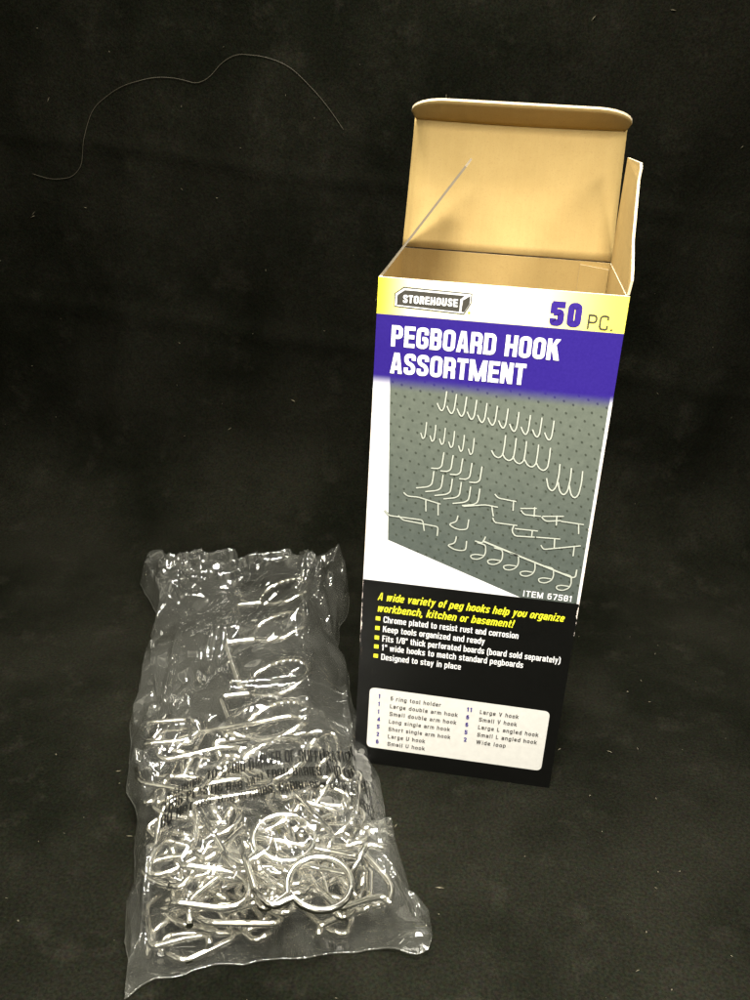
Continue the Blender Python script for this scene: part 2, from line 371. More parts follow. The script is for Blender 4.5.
# ------------------------------------------------------------------ numpy noise
def vnoise(x, y, seed=0):
    xi, yi = np.floor(x).astype(np.int64), np.floor(y).astype(np.int64); fx, fy = x-xi, y-yi
    fx, fy = fx*fx*(3-2*fx), fy*fy*(3-2*fy)
    def h(a, b):
        n = (a*374761393 + b*668265263 + seed*974634777) & 0x7fffffff
        n = ((n ^ (n >> 13)) * 1274126177) & 0x7fffffff; return ((n ^ (n >> 16)) & 0xffff) / 65535.0
    return (h(xi, yi)*(1-fx)+h(xi+1, yi)*fx)*(1-fy) + (h(xi, yi+1)*(1-fx)+h(xi+1, yi+1)*fx)*fy
def ridged(x, y, seed, octs=3):
    s, a = 0, 1
    for o in range(octs):
        s = s + a*(1-np.abs(2*vnoise(x*2**o, y*2**o, seed+o)-1)); a *= .5
    return s/1.75

def facet(x, y, seed, g=.5, k=.22, sgn=1):
    """crumpled sheet: near-flat facets meeting in sharp creases"""
    xi, yi = np.floor(x).astype(np.int64), np.floor(y).astype(np.int64); best = np.full(x.shape, -99.0)
    def h(a, b, q):
        n = (a*374761393 + b*668265263 + (seed*7+q)*974634777) & 0x7fffffff
        n = ((n ^ (n >> 13)) * 1274126177) & 0x7fffffff; return ((n ^ (n >> 16)) & 0xffff) / 65535.0
    for i in (-2, -1, 0, 1, 2):
        for j in (-2, -1, 0, 1, 2):
            a, b = xi+i, yi+j; dx = x-(a+h(a, b, 1)); dy = y-(b+h(a, b, 2))
            best = np.maximum(best, .25*h(a, b, 3) + g*(h(a, b, 4)*2-1)*dx + g*(h(a, b, 5)*2-1)*dy - k*(dx*dx+dy*dy))
    return best*sgn

# ------------------------------------------------------------------ cloth (floor sweeping up into a backdrop)
Y0, RC = 2.05, .75
def cloth_xyz(x, s):
    """s runs along the cloth: floor, then a quarter turn, then up"""
    y0 = Y0 + .05*x
    k = np.clip((s-y0)/RC, 0, math.pi/2); up = np.maximum(s-y0-RC*math.pi/2, 0)
    y = np.minimum(s, y0) + RC*np.sin(k); z = RC*(1-np.cos(k)) + up
    return y, z
def build_cloth():
    nx, ns = 220, 300
    X, Sg = np.meshgrid(np.linspace(-7, 7, nx), np.linspace(-4.5, 7.6, ns))
    Y, Z = cloth_xyz(X, Sg)
    w = .055*(vnoise(X*.9+3, Sg*.8, 3)-.5) + .03*(vnoise(X*2.1, Sg*1.7, 5)-.5)
    # soft press-folds of the hanging cloth
    fold = 0
    for s0, wd, am in ((5.05, .045, .010), (3.9, .07, .012), (6.6, .05, .008)):
        fold = fold + am*np.exp(-((Sg-s0-.03*np.sin(X*2))/wd)**2)
    fold = fold + .012*np.exp(-((X-.15-.02*Sg)/.06)**2)*(Sg > 3)
    for x0, sl, wd, am in ((-2.3, .10, .16, .05), (-1.1, -.06, .22, .04), (1.9, .12, .18, .05), (-3.2, -.05, .2, .05), (.5, .03, .25, .03)):
        fold = fold + am*np.exp(-((X-x0-sl*(Sg-3))/wd)**2)
    k = np.clip((Sg-Y0)/RC, 0, 1)
    w2 = w*k*1.6 + fold*k
    # slack folds where the cloth turns up on the left
    w2 = w2 + .05*np.exp(-((Sg-2.15+.35*(X+2))/.16)**2)*np.clip((-.6-X)/1.2, 0, 1)
    Y = Y - w2*np.clip(k, 0, 1); Z = Z + w2*(1-k) + np.where(k <= 0, 0, 0)
    V = np.stack([X, Y, Z], -1).reshape(-1, 3); idx = np.arange(nx*ns).reshape(ns, nx)
    Fq = np.stack([idx[:-1, :-1], idx[:-1, 1:], idx[1:, 1:], idx[1:, :-1]], -1).reshape(-1, 4)
    o = link('ground', mesh(V, Fq, smooth=True), CLOTH); tag(o, kind='structure'); return o
build_cloth()

# ------------------------------------------------------------------ the carton
T = .013
bo = (.5, D/2, 0)
box = empty('cardboard_box', bo, 'tall open retail carton with blue, yellow and black printed front, standing on black cloth', 'box')
PM = [FRONT, KRAFT, EDGE]; BM = [BLACKC, KRAFT, EDGE]
def part(name, me, mats, parent=None, label=None):
    o = link(name, me, mats, parent or box, bo); 
    if label: o['label'] = label
    return o
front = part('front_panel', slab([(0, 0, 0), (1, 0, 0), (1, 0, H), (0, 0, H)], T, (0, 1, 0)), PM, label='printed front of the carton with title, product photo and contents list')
part('back_panel', slab([(0, D, 0), (1, D, 0), (1, D, H), (0, D, H)], T, (0, -1, 0)), BM)
part('side_panel', slab([(0, T+.0005, 0), (0, D-T-.0005, 0), (0, D-T-.0005, H), (0, T+.0005, H-.002)], T, (1, 0, 0)), BM)
part('side_panel', slab([(1, T+.0005, 0), (1, D-T-.0005, 0), (1, D-T-.0005, H), (1, T+.0005, H-.002)], T, (-1, 0, 0)), BM)
part('bottom_panel', slab([(T+.001, T+.001, .012), (1-T-.001, T+.001, .012), (1-T-.001, D-T-.001, .012), (T+.001, D-T-.001, .012)], T, (0, 0, 1)), BM)
# glue flap showing inside at the back right corner
part('glue_flap', slab([(.83, D-T-.002, .05), (1-T-.002, D-T-.002, .05), (1-T-.002, D-T-.002, H-.03), (.85, D-T-.002, H-.015)], .008, (0, -1, 0), 1, 1, 2), BM)

# lid: bows very slightly, leans back 20 degrees
lt = math.radians(20); LL = .60
def lidpt(x, d, off=0.0):      # d along the lid from its hinge, off towards the viewer
    b = .010*math.sin(math.pi*min(max(d/LL, 0), 1))
    return (x, D-.004 + d*math.sin(lt) - (off-b)*math.cos(lt), H+.004 + d*math.cos(lt) + (off-b)*math.sin(lt))
def grid_slab(fn, us, vs, th, mats=(1, 0, 2)):
    """curved board: fn(u,v,off); face at off=th is the viewer side"""
    nu, nv = len(us), len(vs); V = [fn(u, v, o) for o in (th, 0) for v in vs for u in us]; F_, M_ = [], []
    q = nu*nv
    for b, m in ((0, mats[0]), (q, mats[1])):
        for j in range(nv-1):
            for i in range(nu-1): F_.append((b+j*nu+i, b+j*nu+i+1, b+(j+1)*nu+i+1, b+(j+1)*nu+i)); M_.append(m)
    rim = [i for i in range(nu)] + [j*nu+nu-1 for j in range(1, nv)] + [(nv-1)*nu+i for i in range(nu-2, -1, -1)] + [j*nu for j in range(nv-2, 0, -1)]
    for i in range(len(rim)):
        a, c = rim[i], rim[(i+1) % len(rim)]; F_.append((a, c, c+q, a+q)); M_.append(mats[2])
    me = mesh(V, F_, M_); bm = bmesh.new(); bm.from_mesh(me); bmesh.ops.recalc_face_normals(bm, faces=bm.faces); bm.to_mesh(me); bm.free()
    me.polygons.foreach_set('use_smooth', [m != 2 for m in M_]); return me
lin = lambda a, b, n: [a+(b-a)*i/(n-1) for i in range(n)]
lid = part('lid', grid_slab(lambda u, v, o: lidpt(u, v, o), lin(.006, .994, 12), lin(0, LL, 16), T), BM, label='kraft lid of the carton folded up and back')
# tuck flap at the lid's end, curling forward
ta = math.radians(32); TL = .15
base = lidpt(0, LL, T)
def tuckpt(u, v, o):
    # u 0..1 across, v 0..1 out; outer corners rounded
    x = .012 + .976*u; m = min(u, 1-u); d = TL*v
    c = .16; lim = 1.0 if m > c else 1-.62*(1-math.sqrt(max(0, 1-((c-m)/c)**2)))
    d *= lim
    a = ta + .10*(v-.3)
    ny, nz = math.sin(a), math.cos(a)
    sag = -.012*math.sin(math.pi*u)
    return (x + (u-.5)*.035*v, base[1] - d*math.cos(a) + (o)*ny*-1, base[2] + .004 + d*math.sin(a) - o*nz*1 + sag*(1-v)*.6)
part('tuck_flap', grid_slab(tuckpt, [0, .004, .015, .03, .05, .08, .12] + lin(.16, .84, 12) + [.88, .92, .95, .97, .985, .996, 1], lin(0, 1, 7), T*.9), BM, lid)

# left dust flap leans inwards, seen edge-on; right one stands up
def flap_pts(x, sgn, ang, L, yf, yb, yt0, yt1):
    dx, dz = math.sin(ang)*sgn, math.cos(ang)
    return [(x, yf, H+.003), (x+dx*.05, yf-.0, H+dz*.05), (x+dx*L, yt0, H+dz*L), (x+dx*L, yt1-.1, H+dz*L), (x+dx*L*.8, yt1, H+dz*L*.8), (x+dx*.04, yb, H+dz*.04), (x, yb, H+.003)]
part('side_flap', slab(flap_pts(.002, 1, .607, .53, .04, D-.03, .11, D-.12), .009, (math.cos(.607), 0, -math.sin(.607))), [BLACKC, KRAFT, CUT], label='left dust flap leaning in over the opening, seen edge-on')
rf = slab([(1.0, .015, H+.003), (1.004, .005, H+.06), (1.003, .03, H+.10), (.998, .12, H+.2), (1.0, .26, H+.41), (1.003, .27, H+.455), (1.003, .30, H+.475), (1.002, D-.02, H+.465), (1.0, D-.01, H+.2), (1.0, D-.02, H+.003)], T*.8, (-1, 0, 0.02))
part('side_flap', rf, BM, label='right dust flap standing upright beside the lid')

# --- printing on the front (sub-parts of the front panel)
def prt(name, fl, mats, label=None):
    o = link(name, fl.mesh(), mats, front, bo)
    if label: o['label'] = label
    return o
fl = Flat()
heavy(fl, 'PEGBOARD HOOK', .066, .757, 2.200, .089, .185, 0, .06)
heavy(fl, 'ASSORTMENT', .069, .633, 2.084, .090, .185, 0, .06)
prt('title_lettering', fl, [WHITE])
fl = Flat(); heavy(fl, '50', .700, .826, 2.343, .097, .25, 0, .09)
prt('count_lettering', fl, [INDIGO])
fl = Flat(); sans(fl, 'PC.', .852, .955, 2.340, .060, .12, 0, .14)
prt('unit_lettering', fl, [DARK])
# emblem: bevelled dark plate with white keyline
fl = Flat()
fl.poly([(.070, 2.366), (.070, 2.421), (.105, 2.449), (.384, 2.444), (.383, 2.402), (.358, 2.357)], 1)
fl.poly([(.074, 2.370), (.074, 2.419), (.107, 2.444), (.380, 2.440), (.379, 2.403), (.356, 2.361)], 0, .0014)
fl.poly([(.082, 2.376), (.082, 2.415), (.111, 2.437), (.354, 2.433), (.338, 2.418), (.338, 2.368)], 1, .0028)
fl.poly([(.377, 2.434), (.349, 2.414), (.346, 2.370), (.357, 2.366), (.377, 2.403)], 1, .0028)
fl.poly([(.360, 2.4325), (.377, 2.436), (.354, 2.418), (.345, 2.416)], 0, .0042)
heavy(fl, 'STOREHOUSE', .106, .329, 2.386, .032, .20, 0, .09, .0056)
fl.poly([(.374, 2.362), (.382, 2.362), (.382, 2.370), (.374, 2.370)], 2)
prt('emblem', fl, [WHITE, DARK, YELLOW])
fl = Flat(); sans(fl, 'A wide variety of peg hooks help you organize', .073, .940, .975, .042, .165, 0, .11, 0, .22)
sans(fl, 'workbench, kitchen or basement!', .073, .715, .912, .042, .165, 0, .11, 0, .22)
prt('slogan_lettering', fl, [YELLOW])
fl = Flat()
for i, (tx, x1) in enumerate([('Chrome plated to resist rust and corrosion', .747), ('Keep tools organized and ready', .595), ('Fits 1/8" thick perforated boards (board sold separately)', .956), ('1" wide hooks to match standard pegboards', .787), ('Designed to stay in place', .496)]):
    z = [.855, .802, .748, .697, .643][i]
    fl.poly([(.070, z+.008), (.092, z+.008), (.092, z+.030), (.070, z+.030)], 1)
    sans(fl, tx, .108, x1, z, .035, .155, 0, .11)
prt('feature_list', fl, [WHITE, YELLOW])
# contents label with rounded corners
fl = Flat()
fl.poly(rounded([(.061, .105), (.946, .102), (.946, .467), (.061, .474)], .03, True, 6), 0)
rows = [('1', '6 ring tool holder', .418), ('1', 'Large double arm hook', .505), ('1', 'Small double arm hook', .502), ('4', 'Long single arm hook', .474), ('5', 'Short single arm hook', .480), ('2', 'Large U hook', .356), ('6', 'Small U hook', .358)]
for i, (a, b, x1) in enumerate(rows):
    z = .412 - .0468*i; sans(fl, b, .168, x1, z, .024, .15, 1, .20, .0015); sans(fl, a, .108, .108+(.010 if a == '1' else .014), z+.004, .025, .20, 2, .2, .0015)
rows = [('11', 'Large V hook', .800), ('6', 'Small V hook', .796), ('6', 'Large L angled hook', .907), ('5', 'Small L angled hook', .905), ('2', 'Wide loop', .757)]
for i, (a, b, x1) in enumerate(rows):
    z = .402 - .0462*i; sans(fl, b, .612, x1, z, .024, .15, 1, .20, .0015); sans(fl, a, .548, .562+.012*(a == '11'), z+.004, .025, .20, 2, .2, .0015)
prt('contents_label', fl, [LABEL, SMALLT, INDIGO])
# product photograph: the hooks printed on the board
fl = Flat(); HK = [([(0.3156, 2.0269), (0.3137, 1.992), (0.3109, 1.9543), (0.3016, 1.9358), (0.2897, 1.9497), (0.2796, 1.9712)], 0.006), ([(0.3578, 2.0186), (0.3561, 1.9837), (0.3533, 1.946), (0.3442, 1.9275), (0.3322, 1.9414), (0.3221, 1.9629)], 0.006), ([(0.4011, 2.0105), (0.3995, 1.9756), (0.397, 1.9378), (0.3879, 1.9193), (0.3759, 1.9332), (0.3657, 1.9547)], 0.006), ([(0.4445, 2.0011), (0.4431, 1.9662), (0.4407, 1.9284), (0.4317, 1.9098), (0.4197, 1.9237), (0.4094, 1.9453)], 0.006), ([(0.489, 1.9918), (0.4877, 1.9569), (0.4856, 1.9191), (0.4767, 1.9005), (0.4646, 1.9144), (0.4542, 1.936)], 0.006), ([(0.5333, 1.9838), (0.5323, 1.9488), (0.5303, 1.911), (0.5215, 1.8924), (0.5094, 1.9064), (0.4989, 1.9279)], 0.006), ([(0.5788, 1.9759), (0.5779, 1.9409), (0.5762, 1.9031), (0.5675, 1.8845), (0.5553, 1.8984), (0.5448, 1.92)], 0.006), ([(0.6257, 1.9656), (0.625, 1.9306), (0.6234, 1.8928), (0.6148, 1.8742), (0.6026, 1.8881), (0.592, 1.9097)], 0.006), ([(0.6747, 1.9569), (0.6742, 1.9219), (0.6728, 1.884), (0.6644, 1.8654), (0.6521, 1.8793), (0.6414, 1.9009)], 0.006), ([(0.7234, 1.9506), (0.7231, 1.9156), (0.7219, 1.8777), (0.7136, 1.8591), (0.7012, 1.873), (0.6904, 1.8946)], 0.006), ([(0.7746, 1.9421), (0.7745, 1.907), (0.7735, 1.8691), (0.7653, 1.8505), (0.7529, 1.8644), (0.742, 1.8861)], 0.006), ([(0.2408, 1.8816), (0.2399, 1.8431), (0.2373, 1.8119), (0.2294, 1.8033), (0.219, 1.8307)], 0.0056), ([(0.2813, 1.873), (0.2806, 1.8345), (0.2782, 1.8033), (0.2703, 1.7947), (0.2597, 1.822)], 0.0056), ([(0.3231, 1.8632), (0.3226, 1.8247), (0.3203, 1.7934), (0.3125, 1.7848), (0.3018, 1.8122)], 0.0056), ([(0.3637, 1.8533), (0.3634, 1.8148), (0.3612, 1.7835), (0.3534, 1.7749), (0.3426, 1.8023)], 0.0056), ([(0.407, 1.8399), (0.4069, 1.8013), (0.4048, 1.7699), (0.3971, 1.7613), (0.3862, 1.7887)], 0.0056), ([(0.45, 1.8303), (0.45, 1.7916), (0.4481, 1.7603), (0.4404, 1.7516), (0.4294, 1.7791)], 0.0056), ([(0.5812, 1.8567), (0.5812, 1.812), (0.5789, 1.7665), (0.5639, 1.7493), (0.5438, 1.7575), (0.5293, 1.7819)], 0.006), ([(0.6272, 1.8488), (0.6275, 1.804), (0.6254, 1.7585), (0.6105, 1.7413), (0.5904, 1.7496), (0.5757, 1.774)], 0.006), ([(0.6721, 1.8395), (0.6726, 1.7947), (0.6708, 1.7492), (0.656, 1.7319), (0.6359, 1.7402), (0.6211, 1.7646)], 0.006), ([(0.7242, 1.8296), (0.725, 1.7848), (0.7234, 1.7393), (0.7087, 1.722), (0.6886, 1.7303), (0.6737, 1.7547)], 0.006), ([(0.7751, 1.8197), (0.7761, 1.7748), (0.7747, 1.7293), (0.7602, 1.712), (0.74, 1.7203), (0.7251, 1.7447)], 0.006), ([(0.8244, 1.7503), (0.8264, 1.6984), (0.8218, 1.6425), (0.8079, 1.6197), (0.7889, 1.6361), (0.7762, 1.6797)], 0.0062), ([(0.8747, 1.7377), (0.877, 1.6857), (0.8726, 1.6297), (0.8589, 1.6068), (0.8399, 1.6233), (0.827, 1.6669)], 0.0062), ([(0.9232, 1.7287), (0.9258, 1.6767), (0.9218, 1.6207), (0.9082, 1.5978), (0.8891, 1.6143), (0.876, 1.6579)], 0.0062), ([(0.3262, 1.7511), (0.3233, 1.7114), (0.3217, 1.6848), (0.3079, 1.6727), (0.2759, 1.6718)], 0.006), ([(0.3671, 1.7424), (0.3644, 1.7027), (0.363, 1.6761), (0.3492, 1.6639), (0.3173, 1.6631)], 0.006), ([(0.4095, 1.7313), (0.407, 1.6915), (0.4056, 1.6649), (0.392, 1.6527), (0.3601, 1.6518)], 0.006), ([(0.4512, 1.7148), (0.4488, 1.675), (0.4476, 1.6482), (0.434, 1.636), (0.4021, 1.6351)], 0.006), ([(0.496, 1.7039), (0.4938, 1.664), (0.4927, 1.6373), (0.4792, 1.6251), (0.4474, 1.6242)], 0.006), ([(0.2893, 1.6586), (0.2874, 1.6183), (0.2843, 1.5937), (0.2678, 1.581), (0.2162, 1.5697)], 0.006), ([(0.331, 1.6459), (0.3293, 1.6055), (0.3263, 1.5808), (0.3099, 1.5681), (0.2584, 1.5568)], 0.006), ([(0.3729, 1.6319), (0.3713, 1.5914), (0.3685, 1.5667), (0.3521, 1.5539), (0.3007, 1.5426)], 0.006), ([(0.4133, 1.6203), (0.4119, 1.5798), (0.4092, 1.555), (0.3929, 1.5423), (0.3415, 1.5309)], 0.006), ([(0.4554, 1.6036), (0.4542, 1.563), (0.4516, 1.5382), (0.4354, 1.5254), (0.3841, 1.5139)], 0.006), ([(0.4966, 1.5975), (0.4956, 1.5569), (0.493, 1.5321), (0.4769, 1.5193), (0.4258, 1.5078)], 0.006), ([(0.1632, 1.5419), (0.1807, 1.5259), (0.2289, 1.527), (0.3308, 1.5042)], 0.0058), ([(0.2637, 1.5205), (0.2681, 1.4605)], 0.0058), ([(0.3195, 1.5089), (0.3243, 1.4474)], 0.0058), ([(0.0814, 1.4446), (0.1037, 1.4212), (0.2574, 1.4165), (0.2682, 1.3638)], 0.0058), ([(0.1454, 1.4261), (0.1676, 1.4057), (0.3287, 1.3913), (0.3282, 1.3448)], 0.0058), ([(0.564, 1.5805), (0.5792, 1.563), (0.6606, 1.5546)], 0.0058), ([(0.6481, 1.5591), (0.651, 1.5088)], 0.0058), ([(0.6851, 1.5158), (0.7008, 1.4967), (0.7746, 1.4965)], 0.0058), ([(0.6815, 1.5244), (0.7528, 1.5328)], 0.0058), ([(0.7428, 1.5375), (0.7459, 1.4901)], 0.0058), ([(0.7776, 1.4939), (0.7973, 1.4753), (0.8628, 1.4861)], 0.0058), ([(0.7812, 1.4973), (0.8731, 1.5083)], 0.0058), ([(0.8424, 1.5091), (0.8461, 1.4601)], 0.0058), ([(0.8632, 1.4832), (0.9636, 1.4788)], 0.0058), ([(0.9409, 1.479), (0.9478, 1.4301)], 0.0058), ([(0.5663, 1.4657), (0.5769, 1.4427), (0.6776, 1.4397)], 0.0058), ([(0.6629, 1.4379), (0.6564, 1.4112), (0.6727, 1.3872), (0.7604, 1.3919)], 0.0058), ([(0.6686, 1.4234), (0.7701, 1.4236)], 0.0058), ([(0.7458, 1.4236), (0.7467, 1.3932)], 0.0058), ([(0.7671, 1.3927), (0.8719, 1.3965)], 0.0058), ([(0.8477, 1.3965), (0.8513, 1.3479)], 0.0058), ([(0.792, 1.3559), (0.8053, 1.3359), (0.965, 1.3744)], 0.0058), ([(0.9372, 1.371), (0.939, 1.3188)], 0.0058), ([(0.4319, 1.5055), (0.5292, 1.5244), (0.5838, 1.5189)], 0.0058), ([(0.5565, 1.5216), (0.5684, 1.472)], 0.0058), ([(0.4128, 1.458), (0.4086, 1.427), (0.3756, 1.4108), (0.3976, 1.395), (0.4286, 1.388), (0.4597, 1.3949), (0.462, 1.4441)], 0.0058), ([(0.415, 1.3539), (0.411, 1.3192), (0.3775, 1.3041), (0.4068, 1.2874), (0.4378, 1.2834), (0.4623, 1.2896), (0.4623, 1.3365)], 0.0058), ([(0.5333, 1.3453), (0.74, 1.2778), (0.9511, 1.2107)], 0.0085), ([(0.4992, 1.3411), (0.5343, 1.3346), (0.5447, 1.3684)], 0.006), ([(0.9471, 1.2102), (0.9641, 1.2156), (0.9643, 1.2534)], 0.007), ([(0.5095, 1.3346), (0.5489, 1.327), (0.5528, 1.287), (0.544, 1.2638), (0.5178, 1.2479), (0.4924, 1.2509), (0.4854, 1.2658), (0.5068, 1.2748), (0.5431, 1.2732)], 0.0058), ([(0.587, 1.3178), (0.6264, 1.3103), (0.6307, 1.2702), (0.6221, 1.247), (0.596, 1.231), (0.5706, 1.2341), (0.5636, 1.249), (0.5849, 1.258), (0.6211, 1.2563)], 0.0058), ([(0.6606, 1.299), (0.6999, 1.2915), (0.7045, 1.2513), (0.6961, 1.2281), (0.6702, 1.212), (0.6449, 1.2151), (0.6377, 1.23), (0.6589, 1.2391), (0.695, 1.2375)], 0.0058), ([(0.7372, 1.2775), (0.7766, 1.27), (0.7814, 1.2297), (0.7732, 1.2064), (0.7475, 1.1903), (0.7222, 1.1934), (0.7149, 1.2083), (0.736, 1.2174), (0.7721, 1.2158)], 0.0058), ([(0.8224, 1.2539), (0.8617, 1.2464), (0.8669, 1.206), (0.8589, 1.1827), (0.8333, 1.1665), (0.8081, 1.1696), (0.8007, 1.1846), (0.8216, 1.1937), (0.8577, 1.1921)], 0.0058), ([(0.9052, 1.2269), (0.9445, 1.2194), (0.95, 1.1788), (0.9422, 1.1555), (0.9169, 1.1392), (0.8917, 1.1423), (0.8842, 1.1573), (0.905, 1.1665), (0.941, 1.1649)], 0.0058)]
for pts, w in HK:
    fl.stroke(rounded(pts, .012), w*1.5, 1, up=.0)
    fl.stroke([(p[0]-.0006, p[1]+.0006) for p in rounded(pts, .012)], w*1.0, 0, up=.0013)
prt('printed_hooks', fl, [PRINTH, DARK])
fl = Flat(); sans(fl, 'ITEM 67581', .741, .966, 1.086, .031, .15, 0, .12)
prt('item_number_lettering', fl, [WHITE])

# ------------------------------------------------------------------ bag outline on the floor
BAG = {'L': [(-1.7462, 1.5674), (-1.7299, 1.4711), (-1.5696, 1.2373), (-1.4666, 1.1079), (-1.3989, 0.7909), (-1.3562, 0.5828), (-1.2866, 0.2985), (-1.2076, 0.0012), (-1.1172, -0.2617), (-1.0079, -0.4935), (-0.9617, -0.559), (-0.9024, -0.6713), (-0.8717, -0.8193), (-0.8094, -0.9515), (-0.7443, -1.048), (-0.7208, -1.1727), (-0.6948, -1.2894), (-0.661, -1.3527), (-0.6219, -1.5076)], 'R': [(-0.3262, 1.6371), (-0.2883, 1.5376), (-0.2942, 1.3797), (-0.3161, 1.1769), (-0.2745, 0.9886), (-0.1836, 0.7597), (-0.093, 0.5106), (-0.0181, 0.298), (0.0461, 0.1), (0.1363, -0.152), (0.2106, -0.3618), (0.2444, -0.505), (0.2718, -0.6406), (0.3313, -0.7562), (0.3925, -0.8701), (0.4134, -0.9444), (0.4976, -1.0384)], 'T': [(-1.7462, 1.5674), (-1.5252, 1.5916), (-1.3176, 1.6125), (-1.0106, 1.6572), (-0.803, 1.8239), (-0.6738, 1.8253), (-0.5101, 1.5527), (-0.4368, 1.7085), (-0.3262, 1.6371)], 'B': [(-0.6219, -1.5076), (-0.5823, -1.449), (-0.5519, -1.404), (-0.4717, -1.3712), (-0.3641, -1.333), (-0.2409, -1.2733), (-0.1094, -1.2345), (0.059, -1.1698), (0.2134, -1.1214), (0.3338, -1.1081), (0.4555, -1.1088), (0.4943, -1.0919), (0.4976, -1.0384)]}           # left, right, top, bottom boundary chains, floor points
def chain(pts, n):
    P = np.array(pts, float); d = np.r_[0, np.cumsum(np.hypot(*(P[1:]-P[:-1]).T))]; t = np.linspace(0, d[-1], n)
    return np.stack([np.interp(t, d, P[:, 0]), np.interp(t, d, P[:, 1])], 1)
NU, NV = 260, 460
Lc, Rc = chain(BAG['L'], NV), chain(BAG['R'], NV); Tc, Bc = chain(BAG['T'], NU), chain(BAG['B'], NU)
def jag(C, amp, f, seed):
    n = len(C); t = np.linspace(0, 1, n); e = np.minimum(1, np.minimum(t, 1-t)*12)[:, None]
    J = np.stack([facet(t*f, t*0+.3, seed, .9, .3), facet(t*f, t*0+.7, seed+1, .9, .3)], 1)
    return C + e*amp*(J-J.mean(0))
Lc, Rc, Tc, Bc = jag(Lc, .035, 24, 5), jag(Rc, .035, 24, 8), jag(Tc, .075, 16, 11), jag(Bc, .03, 16, 14)
u = np.linspace(0, 1, NU)[None, :, None]; v = np.linspace(0, 1, NV)[:, None, None]
XY = (1-u)*Lc[:, None]+u*Rc[:, None] + (1-v)*Tc[None]+v*Bc[None] - ((1-u)*(1-v)*Lc[0]+u*(1-v)*Rc[0]+(1-u)*v*Lc[-1]+u*v*Rc[-1])
poly = np.concatenate([Tc, Rc[1:], Bc[::-1][1:], Lc[::-1][1:-1]])
def inside(px, py):
    r = np.zeros(px.shape, bool); j = len(poly)-1; pp = poly[::6]
    j = len(pp)-1
    for i in range(len(pp)):
        xi, yi = pp[i]; xj, yj = pp[j]
        c = ((yi > py) != (yj > py)) & (px < (xj-xi)*(py-yi)/(yj-yi+1e-12)+xi); r ^= c; j = i
    return r
def txt(x, y):
    d = y - (-.61 + .58*(x+.27)); return np.exp(-(d/.25)**4) * np.clip((.26-x)/.1, 0, 1)
def floor_z(x, y):
    y0 = Y0 + .05*x; k = np.clip((y-y0)/RC, 0, .97); return RC*(1-np.sqrt(1-k*k))

# ------------------------------------------------------------------ hooks
R0 = .0148
def xf(o): return Matrix.Translation(o.location) @ o.rotation_euler.to_matrix().to_4x4()
def circ(r, a0, a1, n, cx=0, cy=0, z0=0, z1=0): return [(cx+r*math.cos(a0+(a1-a0)*i/(n-1)), cy+r*math.sin(a0+(a1-a0)*i/(n-1)), z0+(z1-z0)*i/(n-1)) for i in range(n)]
def k_v(s):  return [[bend([(-.10*s, .02, 0), (-.02*s, .02, 0), (0, -.05*s, 0), (.0, -.32*s, 0), (.05*s, -.41*s, 0), (.13*s, -.36*s, 0), (.22*s, -.20*s, 0)], .06*s)]]
def k_l(s):  return [[bend([(-.09*s, .03, 0), (-.01, .03, 0), (.0, -.06*s, 0), (0, -.26*s, 0), (.30*s, -.26*s, 0), (.37*s, -.17*s, 0)], .04*s)]]
def k_u(s):  return [[bend([(-.12*s, 0, .09*s), (-.12*s, 0, 0), (-.12*s, -.3*s, 0), (-.06*s, -.40*s, 0), (.06*s, -.40*s, 0), (.12*s, -.3*s, 0), (.12*s, 0, 0), (.12*s, 0, .09*s)], .06*s)]]
def k_a(L):  return [[bend([(-.08, .03, 0), (0, .03, 0), (0, -.17, 0)], .03)], [bend([(.0, -.04, 0), (L, -.04, 0), (L+.05, .03, 0)], .04)]]
def k_d(L):  return [[bend([(-.09, .06, 0), (0, .06, 0), (0, -.15, 0), (.0, -.15, .0)], .03)], [bend([(.0, -.0, .02), (L, -.0, .02), (L+.04, .06, .02)], .04)], [bend([(.0, -.11, .02), (L, -.11, .02), (L+.04, -.05, .02)], .04)]]
def k_w():   # wide loop: open circle with a bent leg
    c = [Vector(p) for p in circ(.125, math.radians(200), math.radians(-140), 30, 0, 0, 0, .035)]
    a = bend([(-.34, .20, 0), (-.27, .03, 0), (-.21, -.13, 0), c[0]], .05)
    b = bend([c[-1], (-.17, -.13, .035), (-.25, -.06, .03)], .03)
    return [[a[:-1] + c + b[1:]]]
KIND = {
 'large_v':  (lambda: k_v(.92), 14, 'v_hook', 'large bent V hook'),
 'small_v':  (lambda: k_v(.72), 10, 'v_hook', 'small bent V hook'),
 'large_l':  (lambda: k_l(.98), 6, 'l_hook', 'large L angled hook'),
 'small_l':  (lambda: k_l(.72), 8, 'l_hook', 'small L angled hook'),
 'large_u':  (lambda: k_u(1.0), 2, 'u_hook', 'large U hook'),
 'small_u':  (lambda: k_u(.70), 9, 'u_hook', 'small U hook'),
 'long_arm': (lambda: k_a(.52), 4, 'single_arm_hook', 'long single arm hook'),
 'short_arm':(lambda: k_a(.30), 5, 'single_arm_hook', 'short single arm hook'),
 'big_dbl':  (lambda: k_d(.52), 1, 'double_arm_hook', 'large double arm hook'),
 'sml_dbl':  (lambda: k_d(.36), 1, 'double_arm_hook', 'small double arm hook'),
 'wide':     (k_w, 2, 'wide_loop_hook', 'wide loop hook'),
}
SAMP = []          # all placed wire samples (N,3)
def dense(paths, step=.022):
    out = []
    for part_ in paths:
        for p in part_:
            P = np.array([tuple(q) for q in p], float); d = np.r_[0, np.cumsum(np.linalg.norm(P[1:]-P[:-1], axis=1))]
            t = np.arange(0, d[-1], step); out.append(np.stack([np.interp(t, d, P[:, i]) for i in range(3)], 1))
    return np.concatenate(out)
